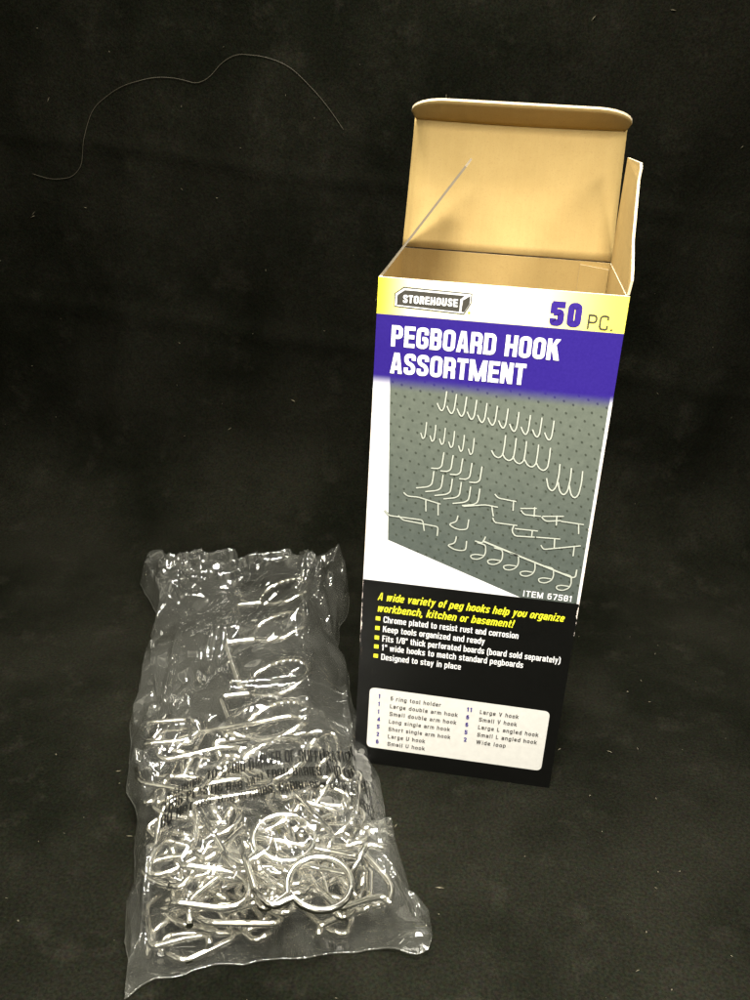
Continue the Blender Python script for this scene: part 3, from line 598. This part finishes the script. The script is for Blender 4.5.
def drop_height(Q):
    """how high the wire must sit to clear what already lies there"""
    z = (floor_z(Q[:, 0], Q[:, 1]) + R0 + .012 - Q[:, 2]).max()
    if SAMP:
        A = np.concatenate(SAMP); lo, hi = Q.min(0)-.05, Q.max(0)+.05
        A = A[(A[:, 0] > lo[0]) & (A[:, 0] < hi[0]) & (A[:, 1] > lo[1]) & (A[:, 1] < hi[1])]
        if len(A):
            d2 = (Q[:, None, 0]-A[None, :, 0])**2 + (Q[:, None, 1]-A[None, :, 1])**2
            dd = (2*R0)**2; h = np.where(d2 < dd, A[None, :, 2] + np.sqrt(np.maximum(dd-d2, 0)) - Q[:, None, 2], -9)
            # let wires nestle: ignore the most extreme few contacts
            hh = np.sort(h.max(1))[::-1]; z = max(z, hh[min(2, len(hh)-1)])
    return z
# six ring tool holder: one continuous wire, rings joined by zigzags
RING = [(-0.6845, 1.2986), (-0.6066, 0.8476), (-0.5056, 0.4145), (-0.4176, 0.0154), (-0.3559, -0.3114), (-0.3348, -0.5802)]
def ring_path():
    pts = []; r = .165
    for i, (cx, cy) in enumerate(RING):
        rr = r*(1.08 if i == 2 else 1); z0 = .13 + .03*math.sin(i*2.1)
        c = circ(rr, math.radians(203), math.radians(-132), 26, cx, cy, z0, z0+.05)
        if i == 0: pts += [(cx-.34, cy+.16, .10), (cx-.27, cy-.02, .08)]
        c = [(p[0], p[1]*1.0, p[2]+.03*math.sin((k/25)*math.pi)+.28*(p[0]-cx)) for k, p in enumerate(c)]
        pts += c
        if i < len(RING)-1:
            nx, ny = RING[i+1]; pts += [(cx-.27, cy-.20, z0+.02), (nx-.22, ny-.01, .08)]
        else: pts += [(cx-.24, cy-.14, .09), (cx-.30, cy-.22, .06)]
    out = [Vector(pts[0])]
    return bend(pts, .03, 3)
rp = ring_path(); cen = (RING[2][0], RING[2][1], 0)
ringo = link('ring_tool_holder', tube([rp], R0*1.4), CHROME, None, cen); ringo.location = cen
tag(ringo, 'chrome wire tool holder of six linked rings along the right side of the clear bag', 'tool holder')
SAMP.append(dense([[rp]]))
# where hooks lie: (x, y) heaps on the floor, dense at the bag's bottom
SPOT = []
placed = []
order = ['long_arm', 'big_dbl', 'large_l', 'small_u', 'large_v', 'short_arm', 'small_v', 'large_u', 'small_l', 'sml_dbl', 'wide']
proto = {}
def quad_inside(Q):
    return inside2(Q[:, 0], Q[:, 1])
ins_poly = np.array([(-1.0967, -0.1401), (-1.0504, 0.2562), (-0.7461, 0.0152), (-0.6119, 0.2151), (-0.0689, 0.1168), (0.1806, -0.388), (0.2119, -0.6043), (0.3845, -1.0206), (0.2444, -1.1108), (-0.2085, -1.244), (-0.5657, -1.3889), (-0.6581, -1.3292), (-0.7103, -1.0679), (-0.8775, -0.698), (-0.9929, -0.4556)])
def inside2(px, py):
    r = np.zeros(px.shape, bool); pp = ins_poly; j = len(pp)-1
    for i in range(len(pp)):
        xi, yi = pp[i]; xj, yj = pp[j]
        c = ((yi > py) != (yj > py)) & (px < (xj-xi)*(py-yi)/(yj-yi+1e-12)+xi); r ^= c; j = i
    return r
rg = np.random.RandomState(11)
jobs = []
for k in order: jobs += [k]*KIND[k][1]
mid = jobs[:-2]; random.Random(3).shuffle(mid); jobs = mid + jobs[-2:]
FIX = [(-0.1557, -0.9153, 0.35), (0.04, -1.1374, 0.15)]
wi = 0
for kk, k in enumerate(jobs):
    paths = KIND[k][0](); Q0 = dense(paths); best = None
    c0 = Q0.mean(0)
    if k == 'wide':
        fx, fy, fa = FIX[wi]; wi += 1; cand = [(fx, fy, fa, .10, .05, 0)]
    else:
        cand = []
        for _ in range(130):
            if rg.rand() < .28: x, y = rg.uniform(-.95, .05), rg.uniform(-.55, .22)
            else: x, y = rg.uniform(-.85, .45), rg.uniform(-1.30, -.40)
            cand.append((x, y, rg.uniform(0, 2*math.pi), rg.normal()*.22, rg.normal()*.22, rg.rand() < .5))
    for (x, y, a, tx, ty, fl_) in cand:
        e = Euler((tx + (math.pi if fl_ else 0), ty, a), 'XYZ')
        M = np.array(e.to_matrix()); Q = Q0 @ M.T if k == 'wide' else (Q0-c0) @ M.T
        Q = Q + np.array([x, y, 0])
        if k != 'wide' and not quad_inside(Q).all(): continue
        z = drop_height(Q); top = (Q[:, 2]+z).max()
        lim = .20 if Q[:, 1].max() > -.85 else .31
        sco = top + .04*rg.rand() + .10*(y+1.3) + (.0 if top < lim else 5+top)
        if best is None or sco < best[0]: best = (sco, x, y, z, e, Q + np.array([0, 0, z]), M)
    if best is None: print('NOFIT', k); continue
    sco, x, y, z, e, Q, M = best
    off = Vector((x, y, z)) - (Vector(M @ c0) if k != 'wide' else Vector((0, 0, 0)))
    SAMP.append(Q)
    if k not in proto:
        if len(paths) == 1: o = link(KIND[k][2], tube(paths[0], R0), CHROME); ch = []
        else:
            o = empty(KIND[k][2], (0, 0, 0), None, None); ch = []
            for q, pp in enumerate(paths):
                c_ = link('bracket' if q == 0 else 'arm', tube(pp, R0), CHROME, o); ch.append(c_)
        proto[k] = (o, ch)
    else:
        po, pc = proto[k]; o = po.copy(); COL.objects.link(o)
        for c_ in pc: d_ = c_.copy(); COL.objects.link(d_); d_.parent = o
    o.location = off; o.rotation_euler = e
    dv = Q[-1]-Q[0] if len(paths) == 1 else Q.max(0)-Q.min(0)
    ctr = Q.mean(0); placed.append((k, o, ctr, Q))
# labels that point at one hook each, by where it lies in the bag
def where(c):
    y = 'at the bag\'s bottom edge' if c[1] < -.92 else 'low in the pile' if c[1] < -.66 else 'mid pile' if c[1] < -.38 else 'at the pile\'s upper end'
    x = 'left' if c[0] < -.5 else 'centre' if c[0] < -.1 else 'right'
    return x, y
from collections import defaultdict
cl = defaultdict(list)
for k, o, c, Q in placed: cl[(k,)+where(c)].append((k, o, c))
plural = {'wide': 'wide loop hooks in the bag'}
onames = ['leftmost'] + [q + ' from left' for q in ('second', 'third', 'fourth', 'fifth', 'sixth', 'seventh', 'eighth')]
for key, L in cl.items():
    k, x, y = key; L.sort(key=lambda q: q[2][0]); nm = KIND[k][3]
    for i, (_, o, c) in enumerate(L):
        if len(L) == 1: lab = 'chrome %s %s, %s' % (nm, y, x + ' side' if x != 'centre' else x)
        else:
            od = (['left', 'right'] if len(L) == 2 else onames)[i]
            side = {'left': 'left side', 'right': 'right side', 'centre': 'centre'}[x]
            lab = '%s of %s %ss %s, %s' % (od, {2: 'two', 3: 'three', 4: 'four', 5: 'five', 6: 'six', 7: 'seven', 8: 'eight'}[len(L)], nm, y, side)
        if k in ('wide',): lab = 'chrome wide loop hook whose ring lies near the bag\'s bottom right' if c[1] < -.75 else 'chrome wide loop hook whose ring lies just under the printed warning'
        tag(o, lab, 'hook', '%ss in the plastic bag' % nm if KIND[k][1] > 1 else None)
        if 'label' in o and KIND[k][1] == 1 and 'group' in o: del o['group']

# ------------------------------------------------------------------ film draped over the hooks
cs = .0115; gx = np.arange(-2.1, .75, cs); gy = np.arange(-1.75, 2.15, cs); GX, GY = np.meshgrid(gx, gy)
obs = np.zeros(GX.shape)
A = np.concatenate(SAMP); rad = R0*1.15
for dx in range(-2, 3):
    for dy in range(-2, 3):
        ii = np.round((A[:, 0]-gx[0])/cs).astype(int)+dx; jj = np.round((A[:, 1]-gy[0])/cs).astype(int)+dy
        ok = (ii >= 0) & (jj >= 0) & (ii < len(gx)) & (jj < len(gy)); ii, jj, a = ii[ok], jj[ok], A[ok]
        d2 = (gx[ii]-a[:, 0])**2 + (gy[jj]-a[:, 1])**2; hgt = np.where(d2 < rad**2, a[:, 2]+np.sqrt(np.maximum(rad**2-d2, 0)), 0)
        np.maximum.at(obs, (jj, ii), hgt)
FZ = floor_z(GX, GY)
obs = np.where(obs > 0, obs - FZ + .006, 0)
msk = inside(GX, GY)
# distance-ish field from the rim
dist = np.zeros(GX.shape); e_ = msk.copy()
for k in range(14):
    dist += e_; q = e_.copy(); q[1:-1, 1:-1] = e_[1:-1, 1:-1] & e_[:-2, 1:-1] & e_[2:, 1:-1] & e_[1:-1, :-2] & e_[1:-1, 2:]; e_ = q
dist = dist/14.0
puff = np.minimum(1, dist*1.6)*(.035 + .075*vnoise(GX*2.3+9, GY*1.6, 21)) * msk
ear = np.exp(-(((GX+.42)/.22)**2 + ((GY-1.72)/.35)**2))*.16 + np.exp(-(((GX+1.62)/.25)**2 + ((GY-1.60)/.22)**2))*.14
puff = puff + ear*np.minimum(1, dist*3)*msk
tb = .25*txt(GX, GY)*np.minimum(1, dist*1.1)*msk
ob2 = np.maximum(np.maximum(obs*msk, puff), tb)
h = ob2.copy()
for it in range(700):
    n_ = h.copy(); n_[1:-1, 1:-1] = .25*(h[:-2, 1:-1]+h[2:, 1:-1]+h[1:-1, :-2]+h[1:-1, 2:])
    h = np.maximum(n_ - .00006, ob2)*msk
# under the printed warning the film is stretched taut across the wires
hm = h.copy()
for k in range(12):
    q = hm.copy(); q[1:-1, 1:-1] = np.maximum.reduce([hm[1:-1, 1:-1], hm[:-2, 1:-1], hm[2:, 1:-1], hm[1:-1, :-2], hm[1:-1, 2:]]); hm = q
for k in range(160): hm[1:-1, 1:-1] = .2*(hm[1:-1, 1:-1]+hm[:-2, 1:-1]+hm[2:, 1:-1]+hm[1:-1, :-2]+hm[1:-1, 2:])
tm = txt(GX, GY)*np.clip(dist*1.5, 0, 1)*msk
h = np.maximum(h, h*(1-tm)+hm*tm)
def samp(Fd, x, y):
    fx = np.clip((x-gx[0])/cs, 0, len(gx)-1.001); fy = np.clip((y-gy[0])/cs, 0, len(gy)-1.001); i = fx.astype(int); j = fy.astype(int); fx -= i; fy -= j
    return (Fd[j, i]*(1-fx)+Fd[j, i+1]*fx)*(1-fy) + (Fd[j+1, i]*(1-fx)+Fd[j+1, i+1]*fx)*fy
CREASE = [([(-0.9397, 1.188), (-0.9109, 0.683), (-0.8853, 0.1965), (-0.8911, -0.1836), (-0.8991, -0.4809), (-0.9339, -0.6299)], 0.028, 0.05), ([(-1.4592, 0.9927), (-1.3189, 0.5914), (-1.1047, 0.149), (-0.9757, -0.0812)], 0.02, 0.03), ([(-0.6875, 0.1326), (-0.3937, 0.231), (-0.0777, 0.3713)], 0.022, 0.035), ([(-0.9339, -0.6299), (-0.8158, -0.5326), (-0.6207, -0.4585)], 0.02, 0.03), ([(-0.2745, -0.054), (-0.1142, 0.0603), (0.0234, 0.0895)], 0.02, 0.03), ([(-0.1314, 0.4528), (-0.0209, 0.0394), (0.0317, -0.3249), (0.1181, -0.6932)], 0.022, 0.045), ([(-1.2294, 0.9494), (-1.0938, 0.3377), (-1.0343, -0.0103)], 0.03, 0.04), ([(-0.9653, 0.7798), (-0.9136, 0.2823), (-0.8303, -0.1312)], 0.03, 0.035), ([(-0.0999, -0.3519), (0.0091, -0.5934), (0.1072, -0.8108)], 0.02, 0.03), ([(-0.6617, 1.6706), (-0.4749, 1.3735), (-0.3088, 0.9285)], 0.03, 0.05), ([(-0.3615, 1.7427), (-0.4496, 1.315), (-0.4256, 1.1344)], 0.03, 0.06), ([(-1.5174, 1.4794), (-1.1112, 1.5203), (-0.7312, 1.6683)], 0.03, 0.06), ([(-1.4757, 1.2694), (-1.1685, 1.369)], 0.025, 0.05), ([(0.2151, -0.4562), (0.0675, -0.5311), (-0.0516, -0.6365)], 0.022, 0.035), ([(0.2694, -0.9679), (0.3631, -1.0508), (0.4724, -1.1263)], 0.02, 0.035), ([(-0.6636, -1.1228), (-0.6127, -1.3094), (-0.5946, -1.5062)], 0.02, 0.035)]
def seg_d(x, y, P):
    d = np.full(x.shape, 9.0)
    for a, b in zip(P[:-1], P[1:]):
        vx, vy = b[0]-a[0], b[1]-a[1]; t = np.clip(((x-a[0])*vx+(y-a[1])*vy)/(vx*vx+vy*vy), 0, 1)
        d = np.minimum(d, np.hypot(x-a[0]-t*vx, y-a[1]-t*vy))
    return d
def crumple(x, y, rim):
    wx = x + .10*vnoise(x*3, y*3, 31); wy = y + .12*vnoise(x*3+5, y*3, 32)
    ang = .42; ca, sa = math.cos(ang), math.sin(ang)
    p, q = wx*ca - wy*sa, wx*sa + wy*ca
    z = .15*facet(p*4.6, q*1.3, 41, .6) + .034*facet(p*13, q*4.2, 42, .7, .22, -1)
    z = z + .050*facet(wx*5, wy*4, 51, .5, .22, -1) + .026*facet(wx*15, wy*13, 52, .6)
    pile = 1/(1+np.exp((y+.45)/.08))
    z = z + pile*(.055*facet(wx*9, wy*9, 61, .8) + .026*facet(wx*24, wy*24, 62, .8, .22, -1))
    top = 1/(1+np.exp(-(y-1.42+.12*np.sin(x*4))/.09)) + np.exp(-(((x+.42)/.2)**2+((y-1.5)/.45)**2)) + np.exp(-(((x+1.45)/.22)**2+((y-1.35)/.25)**2))
    z = z + np.clip(top, 0, 1)*(.15*facet(wx*6, wy*7, 71, .8) + .055*facet(wx*17, wy*15, 81, .8, .22, -1))
    z = z*1.25*(1-.90*txt(x, y))
    z = np.maximum(z + .02, 0)
    for P, wd, am in CREASE:
        d = seg_d(x, y, P); z = z + am*np.maximum(0, 1-d/wd)
    return z*rim
bx, by = XY[..., 0], XY[..., 1]
rimd = np.minimum(1, np.minimum(np.minimum(np.linspace(0, 1, NU)[None, :], 1-np.linspace(0, 1, NU)[None, :])*55, np.minimum(np.linspace(0, 1, NV)[:, None], 1-np.linspace(0, 1, NV)[:, None])*110))
fz = floor_z(bx, by)
ztop = fz + .008 + samp(h, bx, by)*rimd**.3 + crumple(bx, by, rimd)
# the gathered ears stand a little off the cloth
earlift = .03*np.exp(-(((bx+.30)/.2)**2+((by-1.85)/.25)**2)) + .06*np.exp(-(((bx-.45)/.15)**2+((by+1.02)/.12)**2)) + .012*np.exp(-(((bx+.66)/.12)**2+((by+1.45)/.14)**2))
zbot = fz + .004 + earlift
ztop = np.maximum(ztop + earlift, zbot + .0)
def FT(x, y):   # film height anywhere
    return floor_z(x, y) + .008 + samp(h, x, y) + crumple(x, y, np.ones_like(x))
def build_bag():
    sc_ = 1.0
    V1 = np.stack([bx, by, ztop], -1).reshape(-1, 3); idx = np.arange(NU*NV).reshape(NV, NU)
    F1 = np.stack([idx[:-1, :-1], idx[1:, :-1], idx[1:, 1:], idx[:-1, 1:]], -1).reshape(-1, 4)
    # back sheet: coarser, lies on the cloth
    s = 5; us = list(range(0, NU, s)) + ([NU-1] if (NU-1) % s else []); vs = list(range(0, NV, s)) + ([NV-1] if (NV-1) % s else [])
    V2 = np.stack([bx, by, zbot], -1)[np.ix_(vs, us)].reshape(-1, 3); id2 = np.arange(len(us)*len(vs)).reshape(len(vs), len(us)) + len(V1)
    F2 = np.stack([id2[:-1, :-1], id2[:-1, 1:], id2[1:, 1:], id2[1:, :-1]], -1).reshape(-1, 4)
    return mesh(np.concatenate([V1, V2]), np.concatenate([F1, F2]), smooth=True)
bc = (-.6, .1, 0)
bag = link('plastic_bag', build_bag(), FILM, None, bc); bag.location = bc
tag(bag, 'clear crinkled plastic bag lying on black cloth, filled with loose chrome hooks', 'bag')
# heat-sealed rims: the doubled film reads as a fine bright line
def rim_tube():
    out = []
    for Cc in (Lc, Rc, Bc, Tc):
        P = Cc[::4]; z = floor_z(P[:, 0], P[:, 1]) + .012
        z = z + .03*np.exp(-(((P[:, 0]+.30)/.2)**2+((P[:, 1]-1.85)/.25)**2)) + .06*np.exp(-(((P[:, 0]-.45)/.15)**2+((P[:, 1]+1.02)/.12)**2)) + .012*np.exp(-(((P[:, 0]+.66)/.12)**2+((P[:, 1]+1.45)/.14)**2))
        out.append([(a, b, c) for a, b, c in zip(P[:, 0], P[:, 1], z)])
    return tube(out, .0022, 5)
link('sealed_edge', rim_tube(), FILM, bag, bc)
# warning print on the film
WL = [('WARNING: TO AVOID DANGER OF SUFFOCATION', [(-0.6909, -0.8506), (-0.5734, -0.7349), (-0.5617, -0.701), (-0.4339, -0.5907), (-0.2884, -0.4868), (-0.1894, -0.4457), (0.0592, -0.3593)], 0.072, -0.32), ('THIS PLASTIC BAG AWAY FROM BABIES AND CHILDREN', [(-0.6646, -0.9323), (-0.5432, -0.8489), (-0.3691, -0.728), (-0.307, -0.6195), (-0.1987, -0.571), (0.0152, -0.4802), (0.0858, -0.5127), (0.175, -0.5857)], 0.072, -0.32), ('DO NOT USE BAG IN CRIBS, CARRIAGES OR PLAYPENS', [(-0.647, -1.0086), (-0.4507, -0.9174), (-0.3709, -0.8601), (-0.2531, -0.7511), (-0.0929, -0.6619), (0.0347, -0.6166), (0.1045, -0.6535), (0.2084, -0.7193)], 0.072, -0.32)]
V, Fc = [], []
for body, path, cap, skew in WL:
    fw = Flat(); sans(fw, body, 0, 1, 0, 1, .15, 0, .12)
    k_ = 1.0; P = np.array(path); d = np.r_[0, np.cumsum(np.hypot(*(P[1:]-P[:-1]).T))]
    # lettering is set in its own small frame first (width in cap heights), then follows the film
    Wd = d[-1]/cap; fw = Flat(); sans(fw, body, 0, Wd, 0, 1, .14, 0, .16)
    co_ = np.array(fw.v); t = co_[:, 0]*cap; hgt = co_[:, 2]*cap; n = len(V)
    x = np.interp(t, d, P[:, 0]) + hgt*skew; y = np.interp(t, d, P[:, 1]) + hgt
    z = FT(x, y) + .013 + (-co_[:, 1]-.0016)
    V += list(zip(x, y, z))
    for p in fw.f: Fc.append([n+i for i in p])
link('warning_lettering', mesh(V, Fc), BAGINK, bag, bc)

# ------------------------------------------------------------------ hair and lint on the cloth
hp = [(-2.8277, 2.4927), (-2.6958, 2.4604), (-2.5441, 2.4834), (-2.4706, 2.5615), (-2.4549, 2.6616), (-2.4211, 2.8066), (-2.3595, 2.9439), (-2.1714, 3.0787), (-1.921, 3.1526), (-1.7816, 3.1533), (-1.6439, 3.1235), (-1.5599, 3.1641), (-1.4687, 3.2649), (-1.366, 3.3172), (-1.1637, 3.3087), (-1.0089, 3.2567), (-0.8245, 3.0979), (-0.734, 2.9991), (-0.6491, 2.8927)]
hv = []
for x, z in hp:
    # find the cloth's depth at this height, sit just in front of it
    hv.append((x, 0, z))
from mathutils.bvhtree import BVHTree
g = bpy.data.objects['ground'].data; bvh = BVHTree.FromPolygons([v.co.copy() for v in g.vertices], [tuple(p.vertices) for p in g.polygons])
P = bend([Vector((a[0], 0, a[2])) for a in hv], .25, 8); P2 = []
for i in range(len(P)-1):
    for k in range(4): P2.append(P[i].lerp(P[i+1], k/4))
P2.append(P[-1]); P3 = []
for p in P2:
    hit = bvh.ray_cast(Vector((p.x, .9, p.z)), Vector((0, 1, 0)))
    P3.append(hit[0] + Vector((0, -.006, 0)))
ho = link('hair_strand', tube([P3], .0013, 5), HAIR, None, P3[0]); ho.location = P3[0]
tag(ho, 'long thin curved hair clinging to the black backdrop above the bag', 'hair')
V, Fc = [], []
for i in range(190):
    if i < 120: o_, d_ = Vector((rnd.uniform(-1.5, 2.4), rnd.uniform(-1.6, 1.9), 3)), Vector((0, 0, -1))
    else: o_, d_ = Vector((rnd.uniform(-3.3, 2.6), .95, rnd.uniform(.4, 4.0))), Vector((0, 1, 0))
    if i < 120 and -.05 < o_.x < 1.05 and -.02 < o_.y < .8: continue
    if i < 120 and inside(np.array([o_.x]), np.array([o_.y]))[0]: continue
    hit = bvh.ray_cast(o_, d_); 
    if hit[0] is None: continue
    c = hit[0] - d_*.004; s_ = rnd.choice([.0028, .0035, .0045, .006])*(1.0 if i >= 120 else 1); a = rnd.uniform(0, 6.28); L_ = s_*rnd.choice([1, 1.2, 2.5, 3.5])
    X = d_.orthogonal().normalized(); Y = d_.cross(X); A_ = X*math.cos(a)+Y*math.sin(a); B_ = d_.cross(A_)
    n = len(V); V += [c-A_*L_-B_*s_*.3, c+B_*s_*.5-A_*L_*.2, c+A_*L_, c-B_*s_*.5, c-d_*s_*.8]
    Fc += [(n, n+1, n+4), (n+1, n+2, n+4), (n+2, n+3, n+4), (n+3, n, n+4)]
lo = link('lint', mesh(V, Fc), LINT); tag(lo, 'scattered pale lint specks on the black cloth', 'lint', kind='stuff')

# ------------------------------------------------------------------ light
w = bpy.data.worlds.new('World'); sc.world = w; w.use_nodes = True; nt = w.node_tree
bg = nt.nodes['Background']; tc = nt.nodes.new('ShaderNodeTexCoord'); sx = nt.nodes.new('ShaderNodeSeparateXYZ'); nt.links.new(tc.outputs['Generated'], sx.inputs[0])
# dim unseen room, pale above and dark below; bright patches added for glints
mr = nt.nodes.new('ShaderNodeMapRange'); mr.interpolation_type = 'SMOOTHSTEP'; mr.inputs[1].default_value = -.1; mr.inputs[2].default_value = .8
nt.links.new(sx.outputs[2], mr.inputs[0])
wn = nt.nodes.new('ShaderNodeTexNoise'); wn.inputs['Scale'].default_value = 2.6; wn.inputs['Detail'].default_value = 2; nt.links.new(tc.outputs['Generated'], wn.inputs['Vector'])
m2 = nt.nodes.new('ShaderNodeMapRange'); m2.interpolation_type = 'SMOOTHSTEP'; m2.inputs[1].default_value = .50; m2.inputs[2].default_value = .62; m2.inputs[3].default_value = .12; m2.inputs[4].default_value = 1.0
nt.links.new(wn.outputs[0], m2.inputs[0]); mm = nt.nodes.new('ShaderNodeMath'); mm.operation = 'MULTIPLY'; nt.links.new(mr.outputs[0], mm.inputs[0]); nt.links.new(m2.outputs[0], mm.inputs[1])
ml = nt.nodes.new('ShaderNodeMath'); ml.operation = 'MULTIPLY_ADD'; ml.inputs[1].default_value = 1.45; ml.inputs[2].default_value = .02; nt.links.new(mm.outputs[0], ml.inputs[0])
bg.inputs[0].default_value = (1, .95, .76, 1); nt.links.new(ml.outputs[0], bg.inputs[1])
def area(name, loc, target, size, power, col, sy=None, spread=180):
    l = bpy.data.lights.new(name, 'AREA'); l.size = size; l.spread = math.radians(spread); l.energy = power; l.color = col
    if sy: l.shape = 'RECTANGLE'; l.size_y = sy
    o = bpy.data.objects.new(name, l); COL.objects.link(o); o.location = loc
    o.rotation_euler = (Vector(target)-Vector(loc)).to_track_quat('-Z', 'Y').to_euler(); return o
LIGHTS = [((-.3,-3.5,5.0),(0.3,-.3,.8),1.1,46,(1,.97,.93),75),((3.5,-3.1,5.4),(.5,-.1,.9),1.1,60,(1,.97,.93),75),((-.4,1.1,6.2),(-.3,.0,0),1.5,440,(1,.96,.86),180),((.8,-2.2,6.0),(.8,-1.5,0),1.0,225,(1,.97,.90),95)]  # last overhead lamp is added to brighten the front floor
for i, (loc, tg, size, pw, col, sp_) in enumerate(LIGHTS): area('lamp', loc, tg, size, pw, col, None, sp_)

# ------------------------------------------------------------------ camera
cam = bpy.data.cameras.new('camera'); cam.sensor_fit = 'VERTICAL'; cam.sensor_height = 36; cam.lens = .91923*36
co = bpy.data.objects.new('camera', cam); COL.objects.link(co)
co.location = (.50107, -3.73200, 3.20279); co.rotation_euler = (1.14269934, -.04972397, .14682297); sc.camera = co

# ------------------------------------------------------------------ to metres
done = set()
for o in bpy.data.objects:
    o.location = Vector(o.location)*S
    if o.type == 'MESH' and o.data.name not in done: done.add(o.data.name); o.data.transform(Matrix.Scale(S, 4))
    if o.type == 'LIGHT': o.data.size *= S; o.data.size_y *= S; o.data.energy *= S*S
    if o.type == 'EMPTY': o.empty_display_size *= S
cam.clip_start = .01; cam.clip_end = 20
sc.view_settings.view_transform = 'Standard'; sc.view_settings.look = 'None'; sc.view_settings.exposure = 0; sc.view_settings.gamma = 1
sc.render.engine = 'CYCLES'; sc.cycles.transparent_max_bounces = 24; sc.cycles.max_bounces = 10; sc.cycles.glossy_bounces = 6
sc.render.resolution_x = 768; sc.render.resolution_y = 1024
